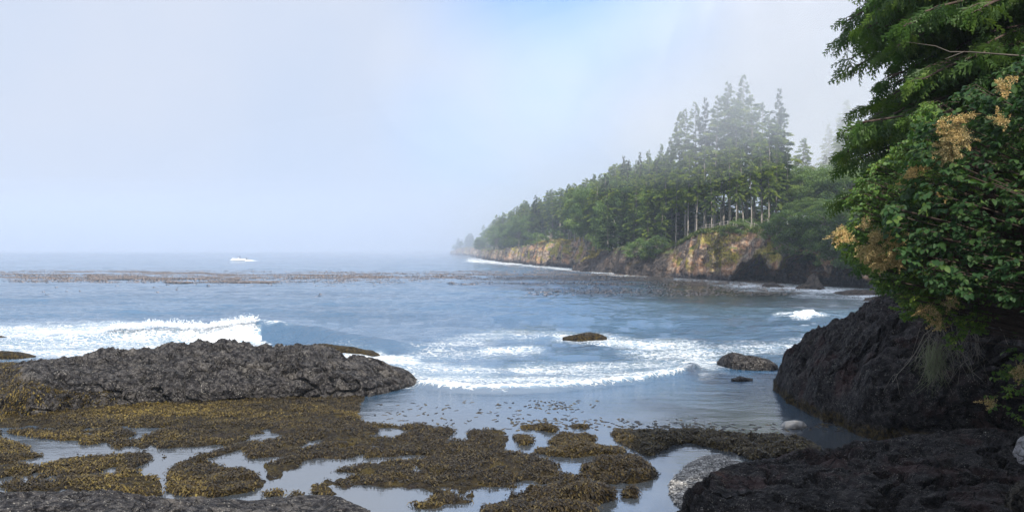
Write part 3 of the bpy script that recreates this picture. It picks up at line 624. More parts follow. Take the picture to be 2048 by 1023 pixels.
wig = fbm(np.stack([tt * 6, tt * 0, tt * 0], 1), 4); SS[:, 0] += wig * 1.2 * SS[:, 1] / 140; SS[:, 1] += fbm(np.stack([tt * 6, tt * 0 + 9, tt * 0], 1), 4) * 2.0
SS[:, 2] *= 1 + .10 * fbm(np.stack([tt * 9, tt * 0 + 3, tt * 0], 1), 4)
def land_h(Hs, s1, s2, wd): return Hs + s1 * np.minimum(wd, 45) + s2 * np.maximum(0, wd - 45) * (1 - .35 * sstep(100, 300, wd))
nc, ni = 80, 50
t1 = np.linspace(0, 1, nc); wi = (np.linspace(0, 1, ni + 1)[1:]) ** 2 * 330
Hh, ln = SS[:, 2:3], SS[:, 3:4]; pxs = SS[:, 6:7]
zz1 = -.6 + (Hh + .6) * t1[None]; w1 = ln * Hh * (t1[None] ** 1.25)
cav = np.maximum(np.maximum(3.5 * (1 - ((pxs - 1512) / 42) ** 2), 4.0 * (1 - ((pxs - 1600) / 62) ** 2)), 3.8 * (1 - ((pxs - 1690) / 50) ** 2)); cav = np.where(cav > 0, cav + 1.1 * fbm(np.stack([tt * 14, tt * 0, tt * 0 + 4], 1), 4)[:, None], 0); cav = np.maximum(cav, 0)
w1 = w1 + 11.0 * (1 - sstep(-.5, .35, zz1 - cav)) * (cav > .15) 
z2 = land_h(Hh, SS[:, 4:5], SS[:, 5:6], wi[None]); w2 = ln * Hh + wi[None]
ZZ = np.concatenate([zz1, z2], 1); WW = np.concatenate([w1, w2], 1); nr_ = nc + ni
X = SS[:, 0:1] + INL[0] * WW; Y = SS[:, 1:2] + INL[1] * WW
V = np.stack([X, Y, ZZ], 2).reshape(-1, 3)
cl = np.concatenate([np.sin(np.clip(t1 * math.pi * .9 + .3, 0, math.pi)) ** .5, np.exp(-wi / 12)])[None] + np.zeros((ncol, 1)); cl = cl.ravel()
scl = np.repeat(np.clip(SS[:, 2] / 7, .15, 1), nr_)
n1 = fbm(V * [.16, .16, .12], 4); n2 = fbm(V * [.45, .45, .35] + 8, 4, .55, True); n3 = fbm(V * [.18, .18, .9] + [0, 0, 5], 3)
stp = fbm(V * [.5, .5, .15] + 33, 3)
d = cl * scl * (2.2 * n1 + 1.25 * n2 + .5 * n3 + .7 * stp)
V[:, 0] -= d * .35; V[:, 1] -= d * .9; V[:, 2] += .35 * cl * scl * fbm(V * .5 + 60, 3) + (1 - cl) * 1.2 * fbm(V * .06, 3)
M = Mat('cliff'); p = M.pos(); zz = M.z(p); nn_ = M.n('ShaderNodeNewGeometry').outputs['Normal']; up = M.z(nn_)
a1 = M.noise(p, .35, 6, .62); a2 = M.noise(p, 1.6, 7, .66); a3 = M.noise(p, .16, 4, .6, .5); a4 = M.noise(M.scale(p, (1, 1, 2.5)), .5, 5, .6)
c = M.mix(M.mr(a2, .36, .64), (.075, .062, .055), (.36, .28, .21))
c = M.mix(M.math('MULTIPLY', M.mr(a1, .46, .60), .75), c, (.52, .29, .16))
c = M.mix(M.math('MULTIPLY', M.mr(a4, .54, .64), .6), c, (.50, .43, .35))
c = M.mix(M.math('MULTIPLY', M.mr(M.noise(p, .22, 5, .6, 1.), .53, .62), M.mr(zz, .8, 2.5)), c, (.34, .28, .06))
c = M.mix(M.mr(M.math('ADD', zz, M.math('MULTIPLY', a1, 1.8)), 2.3, 1.4), c, M.mix(M.mr(a2, .4, .65), (.028, .026, .03), (.13, .12, .115)))
c = M.mix(M.math('MULTIPLY', M.attr('dark_spit'), .92), c, M.mix(M.mr(a2, .4, .62), (.03, .026, .025), (.095, .08, .07)))
c = M.mix(M.mr(M.noise(p, 2.6, 6, .7), .42, .54), M.mix(1., c, (.5, .47, .46), 'MULTIPLY'), c)
gsel = M.math('MULTIPLY', M.mr(M.math('ADD', up, M.math('MULTIPLY', a1, .5)), .85, 1.1), M.mr(zz, 3.0, 4.5))
c = M.mix(gsel, c, M.mix(M.mr(a1, .4, .62), (.045, .085, .02), (.15, .15, .04)))
MT['cliff'] = M.pbr(c, .9, M.bump(M.math('ADD', a2, M.math('MULTIPLY', M.vor(p, 1.3), .5)), 1., .28), spec=.15)
ixp = np.interp(tt, cum, np.arange(len(SH))); dk = np.repeat(sstep(10.4, 11.3, ixp) * (1 - sstep(18.0, 18.8, ixp)), nr_)  # mask for the darker rock colour along the low spit
props(obj('headland', mesh('headland', V, grid_faces(ncol, nr_)[:, ::-1], MT['cliff'], True, {'dark_spit': dk})), kind='structure')
HV = V.reshape(ncol, nr_, 3)

def land_z(x, y):                                  # height of the headland at a point: nearest grid column and row
    g_ = HV[::5, nc - 6:, :].reshape(-1, 3); k = np.argmin((g_[:, 0] - x) ** 2 + (g_[:, 1] - y) ** 2); return g_[k, 2]

# ------------------------------------------------------------------ tree prototypes
def quads_from(P, D, S, L_, Wd, droop=0.):         # leaf-like kites: base, two sides, tip
    a = P; t = P + D * L_[:, None]; t[:, 2] -= droop * L_; m_ = P + D * (L_ * .5)[:, None]
    b = m_ + S * Wd[:, None]; c = m_ - S * Wd[:, None]; b[:, 2] -= droop * L_ * .2; c[:, 2] -= droop * L_ * .2
    V = np.stack([a, b, t, c], 1).reshape(-1, 3); q = np.arange(len(P))[:, None] * 4 + [0, 1, 2, 3]; return V, q
def unit(v): return v / (np.linalg.norm(v, axis=-1, keepdims=True) + 1e-9)
def conifer_proto(i, H, bare, rad, nb, taper=.8, droop=.25, ragged=.35, mat='conifer', lean=0.):
    r = np.random.default_rng(100 + i)
    tr = MB(); zz = np.linspace(0, H * .98, 14); bend = np.cumsum(r.normal(0, .05, 14)) * .5
    TP = np.stack([bend + lean * zz / H, np.roll(bend, 3) * .6, zz], 1); tr.tube(TP, .26 * H / 25 * (1 - zz / H * .93), 7)
    Ps, Ds, Ss, Ls, Ws, Rn = [], [], [], [], [], []
    for b in range(nb):
        t = (b + r.random()) / nb; h = H * (bare + (1 - bare) * t)
        prof = (1 - t) ** taper * (.4 + .6 * min(1, t * 3.3)) + .02
        Lb = rad * prof * (1 - ragged + 2 * ragged * r.random()) + .12
        if r.random() < .2: Lb *= r.uniform(.3, .7)
        az = r.random() * 2 * math.pi; el = R(12) * (t * 2 - .9) + r.normal(0, .1)
        d = np.array([math.cos(az) * math.cos(el), math.sin(az) * math.cos(el), math.sin(el)]); s = np.array([-math.sin(az), math.cos(az), 0])
        base = np.array([np.interp(h, zz, TP[:, 0]), np.interp(h, zz, TP[:, 1]), h])
        n = int(20 + Lb * 30)
        u = r.random(n) ** .6; u = .18 + .82 * u
        side = r.uniform(-1, 1, n)
        pos = base + d * (u * Lb)[:, None]; pos[:, 2] -= droop * (1.1 - t) * Lb * u ** 1.8
        pos += s * (side * .28 * Lb * (1.05 - u))[:, None]; pos[:, 2] += r.normal(0, .12, n)
        dd = unit(d[None] * (.5 + u[:, None]) + s[None] * side[:, None] * 1.2 + r.normal(0, .25, (n, 3)))
        ss = unit(np.cross(dd, np.array([0, 0, 1.]) + r.normal(0, .4, (n, 3))))
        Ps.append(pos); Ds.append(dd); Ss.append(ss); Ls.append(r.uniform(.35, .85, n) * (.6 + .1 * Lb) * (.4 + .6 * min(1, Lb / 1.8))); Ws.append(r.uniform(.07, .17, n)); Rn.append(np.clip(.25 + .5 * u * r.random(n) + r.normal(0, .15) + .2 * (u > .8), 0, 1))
        if r.random() < .5: tr.tube([base, base + d * Lb * .6 - [0, 0, droop * Lb * .22]], [.035, .012], 3)
    P = np.concatenate(Ps); V, q = quads_from(P, np.concatenate(Ds), np.concatenate(Ss), np.concatenate(Ls), np.concatenate(Ws), .12)
    return tr.me('trunk', MT['bark']), mesh('crown', V, q, MT[mat], False, {'rnd': np.repeat(np.concatenate(Rn), 4)}), H
def broad_proto(i, H, W, nclump, mat='broad', leaf=.22, trunk=True, bare=.25):
    r = np.random.default_rng(200 + i); tr = MB(); Ps, Rn = [], []
    zz = np.linspace(0, H * .7, 8); TP = np.stack([np.cumsum(r.normal(0, .12, 8)), np.cumsum(r.normal(0, .1, 8)), zz], 1); tr.tube(TP, .2 * H / 12 * (1 - zz / H), 6)
    for c in range(nclump):
        th = r.random() * 2 * math.pi; v = r.random(); zc = H * (bare + (1 - bare) * v); ra = W * math.sqrt(max(.05, 1 - (2 * v - .85) ** 2 / 1.6)) * r.uniform(.35, 1)
        cc = np.array([ra * math.cos(th), ra * math.sin(th), zc]); cr = W * r.uniform(.2, .36)
        j = r.integers(2, 7); tr.tube([TP[j], (TP[j] + cc) / 2 + [0, 0, .2], cc], [.07, .04, .015], 4)
        n = int(150 * (cr / .9) ** 2 / (leaf / .22) ** 1.5) + 25
        q = unit(r.normal(0, 1, (n, 3))) * (cr * r.random((n, 1)) ** .45) * [1.15, 1.15, .75]; Ps.append(cc + q)
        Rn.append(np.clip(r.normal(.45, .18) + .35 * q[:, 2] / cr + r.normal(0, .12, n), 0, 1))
    P = np.concatenate(Ps); n = len(P); D = unit(r.normal(0, 1, (n, 3)) * [1, 1, .5]); S = unit(np.cross(D, unit(r.normal(0, .5, (n, 3)) + [0, 0, 1])))
    V, q = quads_from(P, D, S, r.uniform(.8, 1.5, n) * leaf, r.uniform(.3, .5, n) * leaf, .15)
    return tr.me('trunk', MT['bark']), mesh('crown', V, q, MT[mat], False, {'rnd': np.repeat(np.concatenate(Rn), 4)}), H
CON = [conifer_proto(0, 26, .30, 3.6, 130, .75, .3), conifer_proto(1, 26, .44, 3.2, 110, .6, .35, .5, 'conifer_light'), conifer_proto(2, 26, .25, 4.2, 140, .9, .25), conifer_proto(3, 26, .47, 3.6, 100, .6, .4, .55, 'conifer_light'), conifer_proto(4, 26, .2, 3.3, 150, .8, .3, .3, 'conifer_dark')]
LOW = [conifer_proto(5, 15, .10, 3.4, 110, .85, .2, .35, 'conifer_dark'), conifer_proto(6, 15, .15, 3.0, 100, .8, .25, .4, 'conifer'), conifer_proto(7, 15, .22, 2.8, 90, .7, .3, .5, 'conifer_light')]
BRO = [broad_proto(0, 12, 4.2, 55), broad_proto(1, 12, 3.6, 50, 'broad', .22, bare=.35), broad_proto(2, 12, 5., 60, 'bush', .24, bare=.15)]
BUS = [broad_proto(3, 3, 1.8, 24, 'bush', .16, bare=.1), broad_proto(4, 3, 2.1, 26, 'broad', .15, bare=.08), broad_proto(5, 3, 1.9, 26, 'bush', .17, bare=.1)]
def place_tree(proto, x, y, H, name, label, cat, group=None, rs=None, wide=1., z=None):
    rr = random.random() * 6.28 if rs is None else rs; z = land_z(x, y) if z is None else z
    root = empty(name, (x, y, z - .3)); root.rotation_euler = (random.gauss(0, .015), random.gauss(0, .015), rr); s = H / proto[2]; root.scale = (s ** .7 * wide, s ** .7 * wide, s)
    obj('trunk', proto[0], root); obj('crown', proto[1], root); props(root, label, cat, group); return root

# dark understory behind the grove
for i in range(16):
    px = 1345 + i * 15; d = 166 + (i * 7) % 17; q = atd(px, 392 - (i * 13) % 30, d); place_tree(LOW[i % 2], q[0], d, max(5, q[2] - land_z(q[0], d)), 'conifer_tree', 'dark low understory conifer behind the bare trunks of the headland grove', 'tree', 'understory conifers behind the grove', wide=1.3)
# tall grove on the headland
GROVE = [(1356, 226, 170, 2), (1372, 218, 163, 0), (1392, 205, 160, 2), (1410, 196, 157, 4), (1428, 193, 153, 0), (1446, 190, 158, 1), (1459, 165, 157, 0), (1477, 196, 152, 3), (1494, 150, 160, 2), (1509, 190, 152, 1), (1524, 206, 158, 0), (1551, 178, 150, 4), (1562, 215, 153, 0), (1540, 235, 148, 3),
         (1352, 335, 153, 3), (1376, 300, 149, 1), (1392, 330, 146, 3), (1408, 290, 147, 1), (1424, 335, 144, 0), (1441, 300, 146, 3), (1460, 280, 144, 1), (1472, 340, 141, 3), (1486, 290, 143, 0), (1504, 320, 141, 3), (1523, 270, 144, 1), (1538, 320, 142, 3), (1553, 290, 144, 2), (1574, 300, 145, 4), (1340, 275, 178, 4), (1322, 288, 182, 2), (1300, 300, 190, 0), (1280, 305, 196, 4), (1332, 320, 168, 1), (1310, 345, 172, 3), (1292, 350, 176, 1), (1270, 330, 190, 0), (1250, 312, 214, 4)]
GLAB = {8: 'tallest conifer of the headland grove, its top fading into fog', 6: 'tall slim conifer just left of the tallest tree in the grove', 11: 'tall dense dark conifer at the right end of the grove, pointed foggy top', 0: 'broad conifer at the left shoulder of the tall grove', 14: 'shorter bare stemmed conifer at the grove left front by the cliff edge', 27: 'dense dark lower conifer at the right foot of the grove'}
for i, (px, ty, d, kd) in enumerate(GROVE):
    q = atd(px, ty, d); z = land_z(q[0], d)
    lb = GLAB.get(i) or ('tall conifer with bare lower trunk standing in the foggy headland grove' if ty < 260 else 'shorter conifer with long bare trunk inside the headland grove')
    place_tree(CON[kd], q[0], d, max(7, q[2] - z + .3), 'conifer_tree', lb, 'tree', 'conifers of the headland grove', wide=1.0 if ty < 260 else .88)
sil = lambda px: np.interp(px, [905, 940, 965, 1000, 1030, 1050, 1100, 1150, 1200, 1250, 1300, 1340], [468, 458, 448, 428, 410, 398, 380, 363, 345, 318, 305, 290])
def shore_d(px): 
    g_ = SS; pp = CX + F * g_[:, 0] / g_[:, 1]; k = np.abs(pp - px) < 8; return g_[k, 1].min() if k.any() else 150.
rr = random.Random(4); cnt = 0
for k in range(215):
    px = rr.uniform(915, 1345) if k < 150 else rr.uniform(908, 1060); f_ = rr.random(); px = 915 + (px - 915) * 1.0
    d0 = shore_d(px) + (22 if 1060 < px < 1205 else 7); d = d0 + 10 + f_ * (60 + .25 * d0)
    ty = sil(px) + (1 - f_) * rr.uniform(10, 60) + rr.uniform(0, 10)
    q = atd(px, ty, d); z = land_z(q[0], d); H = q[2] - z
    if H < 5: continue
    H = min(H, 30)
    if f_ < .4 and rr.random() < .7 and H < 17: place_tree(rr.choice(BRO), q[0], d, H, 'broadleaf_tree', 'rounded pale green tree at the edge of the misty far shore forest', 'tree', 'broadleaf trees of the far shore')
    else: place_tree(rr.choice(CON[:5] if H > 15 else LOW), q[0], d, H, 'conifer_tree', 'misty conifer in the dense forest of the far shore hillside', 'tree', 'conifers of the far shore forest', wide=1.25)
for i, (px, ty, d) in enumerate(((1226, 440, 196), (1236, 462, 194), (1190, 430, 236), (1287, 432, 178))):
    q = atd(px, ty, d); z = land_z(q[0], d); b_ = MB(); H = max(4, q[2] - z); b_.tube([[0, 0, 0], [.1, 0, H * .5], [.3, 0, H]], [.22, .16, .05], 6); b_.tube([[.1, 0, H * .6], [.9, 0, H * .75]], [.08, .02], 4); b_.tube([[.15, 0, H * .7], [-.8, .1, H * .82]], [.07, .02], 4)
    o = obj('dead_tree', b_.me('dead_tree', MT['snag']), loc=(q[0], d, z)); props(o, ['pale dead snag just right of the dark bushy spit tree', 'short pale dead snag leaning by the spit tree', 'grey dead snag over the grassy far cliff', 'thin pale dead snag on the slope left of the grove'][i], 'tree')
for k in range(46):
    px = 985 + k * 6 + rr.uniform(-5, 5); d = shore_d(px) + rr.uniform(34, 75); q = atd(px, sil(px) - 4 + abs(rr.gauss(0, 11)), d); z = land_z(q[0], d); H = q[2] - z
    if H > 6: place_tree(rr.choice(CON), q[0], d, min(H, 36), 'conifer_tree', 'misty conifer along the skyline of the far shore ridge', 'tree', 'conifers on the ridge of the far shore', wide=1.25)
# dark tree on the low spit and its neighbours
q = atd(1216, 398, 177); place_tree(LOW[0], q[0], 177, q[2] - land_z(q[0], 177), 'conifer_tree', 'dark bushy conifer standing forward on the low rocky spit', 'tree', wide=1.15)
for (px, ty, d, kd, lb) in ((1245, 440, 186, 0, 'small dark conifer just right of the dark bushy spit tree'), (1268, 405, 180, 1, 'mid height conifer on the slope between spit and grove'), (1296, 395, 172, 2, 'thin sparse conifer on the slope left of the grove'), (1322, 400, 164, 1, 'low conifer leaning over the cliff left of the fenced edge')):
    q = atd(px, ty, d); place_tree(LOW[kd], q[0], d, max(4, q[2] - land_z(q[0], d)), 'conifer_tree', lb, 'tree')
# broadleaf trees right of the grove
for i, (px, ty, d, kd) in enumerate([(1592, 335, 150, 0), (1612, 350, 143, 1), (1634, 332, 150, 0), (1655, 340, 140, 2), (1678, 328, 146, 0), (1700, 335, 138, 1), (1725, 330, 142, 0), (1760, 320, 140, 2), (1800, 318, 138, 0), (1605, 395, 134, 2), (1640, 400, 130, 1), (1672, 395, 128, 2), (1702, 400, 126, 0), (1740, 400, 124, 2), (1790, 380, 126, 1), (1850, 340, 130, 0), (1900, 330, 130, 2)]):
    q = atd(px, ty, d); z = land_z(q[0], d)
    place_tree(BRO[kd], q[0], d, max(5, q[2] - z), 'broadleaf_tree', 'rounded leafy green tree in the wood right of the conifer grove, above the cave', 'tree', 'broadleaf trees above the sea caves', wide=1.1)
# fogged hillside conifers far behind
for i in range(34):
    px = 1570 + i * 10 + rr.uniform(-8, 8); d = rr.uniform(215, 300); q = atd(px, np.interp(px, [1570, 1640, 1700, 1900], [290, 245, 205, 150]) + rr.uniform(0, 90), d); z = land_z(q[0], d)
    place_tree(rr.choice(CON), q[0], d, min(28, max(12, q[2] - z)), 'conifer_tree', 'ghostly conifer almost lost in fog on the hill behind the green wood', 'tree', 'conifers on the foggy hill', wide=1.1, z=max(z, q[2] - 26))
# bushes over the cliff edge and down the slopes
BL = [(1250, 492, 3.4), (1275, 500, 3.6), (1300, 505, 3.8), (1320, 492, 3.4), (1232, 478, 3.2), (1290, 478, 4), (1262, 470, 4), (1310, 468, 3.6), (1205, 470, 2.6), (1330, 470, 3.), (1480, 452, 2.2), (1500, 455, 2.4), (1452, 456, 1.6), (1545, 462, 3.2), (1562, 478, 3.6), (1580, 495, 3.6), (1600, 505, 3.6), (1620, 512, 3.6), (1645, 515, 3.6), (1670, 518, 3.6), (1700, 520, 3.6), (1735, 525, 3.6), (1575, 460, 3.4), (1600, 470, 4.), (1625, 480, 4.), (1650, 470, 4.4), (1680, 480, 4.4), (1710, 485, 4.2), (1640, 495, 3.8), (1610, 490, 3.8), (1670, 500, 3.8), (1590, 450, 3), (1630, 455, 3.6), (1560, 445, 2.8), (1690, 455, 4.), (1740, 470, 4.), (1770, 500, 4.), (1800, 480, 4.5), (1120, 470, 3), (1100, 468, 3.4), (1080, 473, 3.2), (1060, 475, 3.4), (1180, 465, 3), (1150, 462, 3.4)]
CV = HV[:, 10:nc + 12, :].reshape(-1, 3); CPX = CX + F * CV[:, 0] / CV[:, 1]; CPY = HY + F * (HC - CV[:, 2]) / CV[:, 1]
for i, (px, py, h) in enumerate(BL):
    k = np.argmin((CPX - px) ** 2 + (CPY - py - 10) ** 2 + .004 * CV[:, 1]); q = CV[k]
    where = 'hanging over the dark sea caves' if px > 1538 else ('at the fenced edge of the orange cliff' if px > 1440 else ('on the steep slope above the low rocky spit' if px > 1200 else 'on top of the farther cliff'))
    place_tree(BUS[i % 3], q[0], q[1] - .3, h * 1.0, 'bush', 'dense green bush ' + where, 'bush', 'bushes ' + where, z=q[2] - .2, wide=1.1)

# grass on the cliff edge and the dry clearing
r = np.random.default_rng(61)
def grass(name, px0, px1, rows, n, hh, label, cols):
    G = HV[:, rows[0]:rows[1], :].reshape(-1, 3); pp = CX + F * G[:, 0] / G[:, 1]; py_ = HY + F*(HC - G[:, 2]) / G[:, 1]
    G = G[(pp > px0) & (pp < px1) & (G[:, 2] > 2)]
    G = G[r.integers(0, len(G), n)] + r.normal(0, .25, (n, 3)) * [1, 1, .2]
    az = r.random(n) * 6.28; D = unit(np.stack([np.cos(az) * .5, np.sin(az) * .5, np.ones(n)], 1)); S = np.stack([-np.sin(az), np.cos(az), 0*az], 1)
    V, q = quads_from(G - [0, 0, .05], D, S, r.uniform(.5, 1, n) * hh, r.uniform(.04, .1, n), .2)
    props(obj(name, mesh(name, V, q, leaf_mat(name, *cols), False, {'rnd': np.repeat(r.random(n), 4)})), label, 'grass', kind='stuff')
grass('grass', 1345, 1575, (nc - 5, nc + 14), 24000, .5, 'green grass along the fenced top of the cliff', ((.05, .09, .02), (.10, .15, .03), (.20, .21, .06)))
grass('dry_grass', 1070, 1205, (nc - 4, nc + 9), 9000, .6, 'dry yellow grass on top of the farther cliff', ((.22, .18, .06), (.36, .28, .10), (.46, .38, .16)))
grass('cliff_grass', 1418, 1462, (25, nc), 2500, .45, 'yellow green tufts down the face of the orange cliff', ((.12, .13, .03), (.22, .20, .045), (.32, .27, .07)))

# fence along the cliff edge
fe = empty('wooden_fence'); pts = []
for px in np.arange(1372, 1548, 9.):
    k = np.argmin(np.abs(CX + F * SS[:, 0] / SS[:, 1] - px) + (SS[:, 1] > 170) * 1e3); q = HV[k, nc + 3]; pts.append(q.copy())
fe.location = pts[0]
for i, q in enumerate(pts):
    b_ = MB(); b_.tube([[0, 0, -.4], [0, 0, 1.1]], [.07, .06], 6); obj('post', b_.me('post', MT['wood']), fe, q - pts[0])
for h in (.55, .98):
    b_ = MB(); b_.tube([q - pts[0] + [0, 0, h] for q in pts], .045, 5); obj('rail', b_.me('rail', MT['wood']), fe)
props(fe, 'weathered wooden rail fence along the top of the orange cliff', 'fence')

# parked camper van glimpsed through the trees
q = atd(1600, 440, 131); zc = q[2] - 1.6
for sgn in (1,):
    c_ = empty('parked_van', (q[0], 131, zc)); c_.rotation_euler = (0, 0, R(8))
    prof = [(-2.5, .45), (-2.55, 1.0), (-2.4, 1.25), (-1.75, 1.4), (-1.25, 2.1), (-.9, 2.25), (2.45, 2.25), (2.6, 2.0), (2.6, .45)]
    b_ = MB(); n = len(prof); Vv = [(x, s * (.95 if z < 1.5 else .86), z) for s in (-1, 1) for x, z in prof]
    me_ = bpy.data.meshes.new('body'); me_.from_pydata(Vv, [], [tuple(range(n)), tuple(range(2*n - 1, n - 1, -1))] + [(i, (i + 1) % n, n + (i + 1) % n, n + i)[::-1] for i in range(n)]); me_.materials.append(MT['white_paint']); me_.update()
    bo = obj('body', me_, c_)
    for k_, x in enumerate((-.75, .35, 1.5)): 
        b_ = MB(); b_.box((x, -.90, 1.72), (.9, .06, .55)); b_.box((x, .90, 1.72), (.9, .06, .55)); obj('window', b_.me('window', MT['glass'], False), c_)
    b_ = MB(); b_.box((-1.52, 0, 1.75), (.06, 1.5, .55)); ws = obj('windshield', b_.me('windshield', MT['glass'], False), c_)
    for x in (-1.6, 1.7):
        for s in (-1, 1):
            b_ = MB(); b_.tube([[x, s * .8, .36], [x, s * .98, .36]], .36, 16); wv, wq, wa = b_.out(); obj('wheel', b_.me('wheel', MT['rubber']), c_)
    props(c_, 'white van half hidden by trees on the headland right of the grove', 'van')

# ------------------------------------------------------------------ sea stack and shore rocks by the caves
def stack(name, prof, d, label, thick=2.5, seed=0, mat='cliffrock'):
    xs = np.array([p[0] for p in prof], float); ys = np.array([p[1] for p in prof], float); nu_, nv_ = 120, 60
    x = np.linspace(xs[0], xs[-1], nu_); zt = np.maximum(HC - (np.interp(x, xs, ys) - HY) / F * d, .02); an = np.linspace(0, math.pi, nv_)
    zz = zt[:, None] * np.sin(an)[None] ** .8 - .2; th = thick * np.sqrt(zt / zt.max())[:, None] * np.cos(an)[None]
    V = np.stack([((x - CX) / F * d)[:, None] + 0*th, d - th, zz], 2).reshape(-1, 3)
    V += np.stack([.3 * fbm(V * .9 + seed, 4), .5 * fbm(V * .9 + seed + 5, 4), .22 * fbm(V * 1.2 + seed + 9, 4) * (V[:, 2] > 0)], 1)
    o = obj(name, mesh(name, V, grid_faces(nu_, nv_), MT['stackrock'])); props(o, label, 'rock'); return o
MT['stackrock'] = rock_mat('stack_rock', (.05, .042, .038), (.14, .11, .085), (.2, .15, .11), .1, fine=.35, rough=.9)
stack('sea_stack', [(1585, 580), (1600, 569), (1612, 563), (1620, 559), (1625, 548), (1628, 545), (1632, 556), (1642, 566), (1655, 576), (1662, 580)], 106, 'pointed brown sea stack in front of the dark cave mouth', 2.5, 1)
stack('rock', [(1522, 574), (1534, 564), (1545, 560), (1560, 567), (1574, 574)], 112, 'low rounded brown rock left of the pointed sea stack', 1.8, 2)
stack('rock', [(1650, 590), (1680, 580), (1710, 576), (1745, 578), (1780, 582), (1820, 592)], 94, 'long low dark ledge in the surf right of the sea stack', 2.5, 3)
stack('rock', [(1720, 604), (1745, 592), (1790, 586), (1850, 590), (1900, 600)], 80, 'dark ledge behind the overhanging leaves, nearer than the sea stack', 2.5, 4)

# ------------------------------------------------------------------ boat, its wake and the person in it
bq = at(478, 521); bt = empty('motorboat', (bq[0], bq[1], 0))
nx_ = 24; xs = np.linspace(-2.9, 2.9, nx_); hw = 1.05 * np.clip(1 - np.clip((-xs - .2) / 2.7, 0, 1) ** 2.2, .02, 1); sh = .75 + .35 * np.clip(-xs / 2.9, 0, 1) ** 2
Vh = []
for i in range(nx_):
    for (k, z) in ((0, -.3), (.75, -.05), (1, sh[i]), (.9, sh[i]), (.85, .35), (0, .3)): Vh.append((xs[i], -hw[i] * k, z))
    for (k, z) in ((.85, .35), (.9, sh[i]), (1, sh[i]), (.75, -.05)): Vh.append((xs[i], hw[i] * k, z))
Qh = []
for i in range(nx_ - 1):
    for j in range(10): Qh.append((i*10 + j, i*10 + (j+1) % 10, (i+1)*10 + (j+1) % 10, (i+1)*10 + j))
obj('hull', mesh('hull', Vh, Qh, MT['white_paint']), bt)
b_ = MB(); b_.box((2.85, 0, .45), (.12, 1.9, .8)); obj('transom', b_.me('transom', MT['white_paint'], False), bt)
b_ = MB(); b_.box((-.2, 0, .75), (.7, .7, .9), taper=.85); co = obj('console', b_.me('console', MT['white_paint'], False), bt)
b_ = MB(); b_.box((-.5, 0, 1.38), (.05, .7, .4)); obj('windscreen', b_.me('windscreen', MT['glass'], False), co)
b_ = MB(); b_.box((3.15, 0, .85), (.4, .42, .6), taper=.8); b_.box((3.15, 0, .2), (.16, .12, .8)); obj('outboard_motor', b_.me('outboard_motor', MT['rubber'], False), bt)
b_ = MB(); b_.box((1.4, 0, .6), (.5, 1.3, .4)); obj('seat', b_.me('seat', MT['white_paint'], False), bt)
props(bt, 'small white motorboat running left across the misty bay', 'boat')
# figure standing at the console: one skinned body
me_ = bpy.data.meshes.new('person')
J = [(0, 0, .95), (0, 0, 1.2), (-.02, 0, 1.45), (-.02, 0, 1.55), (-.03, 0, 1.68), (-.03, 0, 1.76), (0, .11, .9), (-.03, .12, .5), (.02, .12, .06), (-.1, .12, .03), (0, -.11, .9), (-.03, -.12, .5), (.02, -.12, .06), (-.1, -.12, .03), (-.02, .2, 1.43), (-.05, .25, 1.15), (-.3, .18, 1.08), (-.38, .16, 1.08), (-.02, -.2, 1.43), (-.05, -.25, 1.15), (-.3, -.18, 1.08), (-.38, -.16, 1.08)]
E = [(0, 1), (1, 2), (2, 3), (3, 4), (4, 5), (0, 6), (6, 7), (7, 8), (8, 9), (0, 10), (10, 11), (11, 12), (12, 13), (2, 14), (14, 15), (15, 16), (16, 17), (2, 18), (18, 19), (19, 20), (20, 21)]
RR = [.14, .13, .15, .055, .10, .07, .09, .06, .045, .04, .09, .06, .045, .04, .06, .045, .035, .03, .06, .045, .035, .03]
me_.from_pydata(J, E, []); me_.materials.append(MT['navy'])
po = obj('person', me_, loc=(bq[0] + .45, bq[1], .33)); sk = po.modifiers.new('skin', 'SKIN')
for i, v in enumerate(me_.skin_vertices[0].data): v.radius = (RR[i], RR[i]); v.use_root = i == 0
po.modifiers.new('sub', 'SUBSURF').levels = 1
props(po, 'person in dark clothes standing at the wheel of the white motorboat', 'person')
# wake
wk = MB(); n = 40
nu_, nv_ = 60, 14; V = []
for i in range(nu_):
    s = i / (nu_ - 1); 
    for j in range(nv_):
        t = j / (nv_ - 1) * 2 - 1; V.append((bq[0] + 2.4 + s * 5.5, bq[1] + t * (.7 + s * .9), .02 + (.5 * (1 - s) ** 1.5 + .1 * (1 - s)) * (1 - t * t) * (.8 + .4 * random.random())))
M = Mat('wake_foam'); MT['foam'] = M.pbr((.85, .88, .9), .9, M.bump(M.noise(M.obj(), 3, 4), .6, .2), spec=.1)
props(obj('wake', mesh('wake', V, grid_faces(nu_, nv_), MT['foam'])), 'white foaming wake trailing behind the motorboat', 'wake', kind='stuff')
# bow wave
b_ = MB(); b_.tube([(bq[0] - 2.3, bq[1] - .9, .1), (bq[0] - 3.0, bq[1] - .5, .35), (bq[0] - 3.6, bq[1] - .9, .15)], [.1, .22, .06], 8)
props(obj('bow_wave', b_.me('bow_wave', MT['foam'])), 'small white bow wave at the front of the motorboat', 'bow wave', kind='stuff')

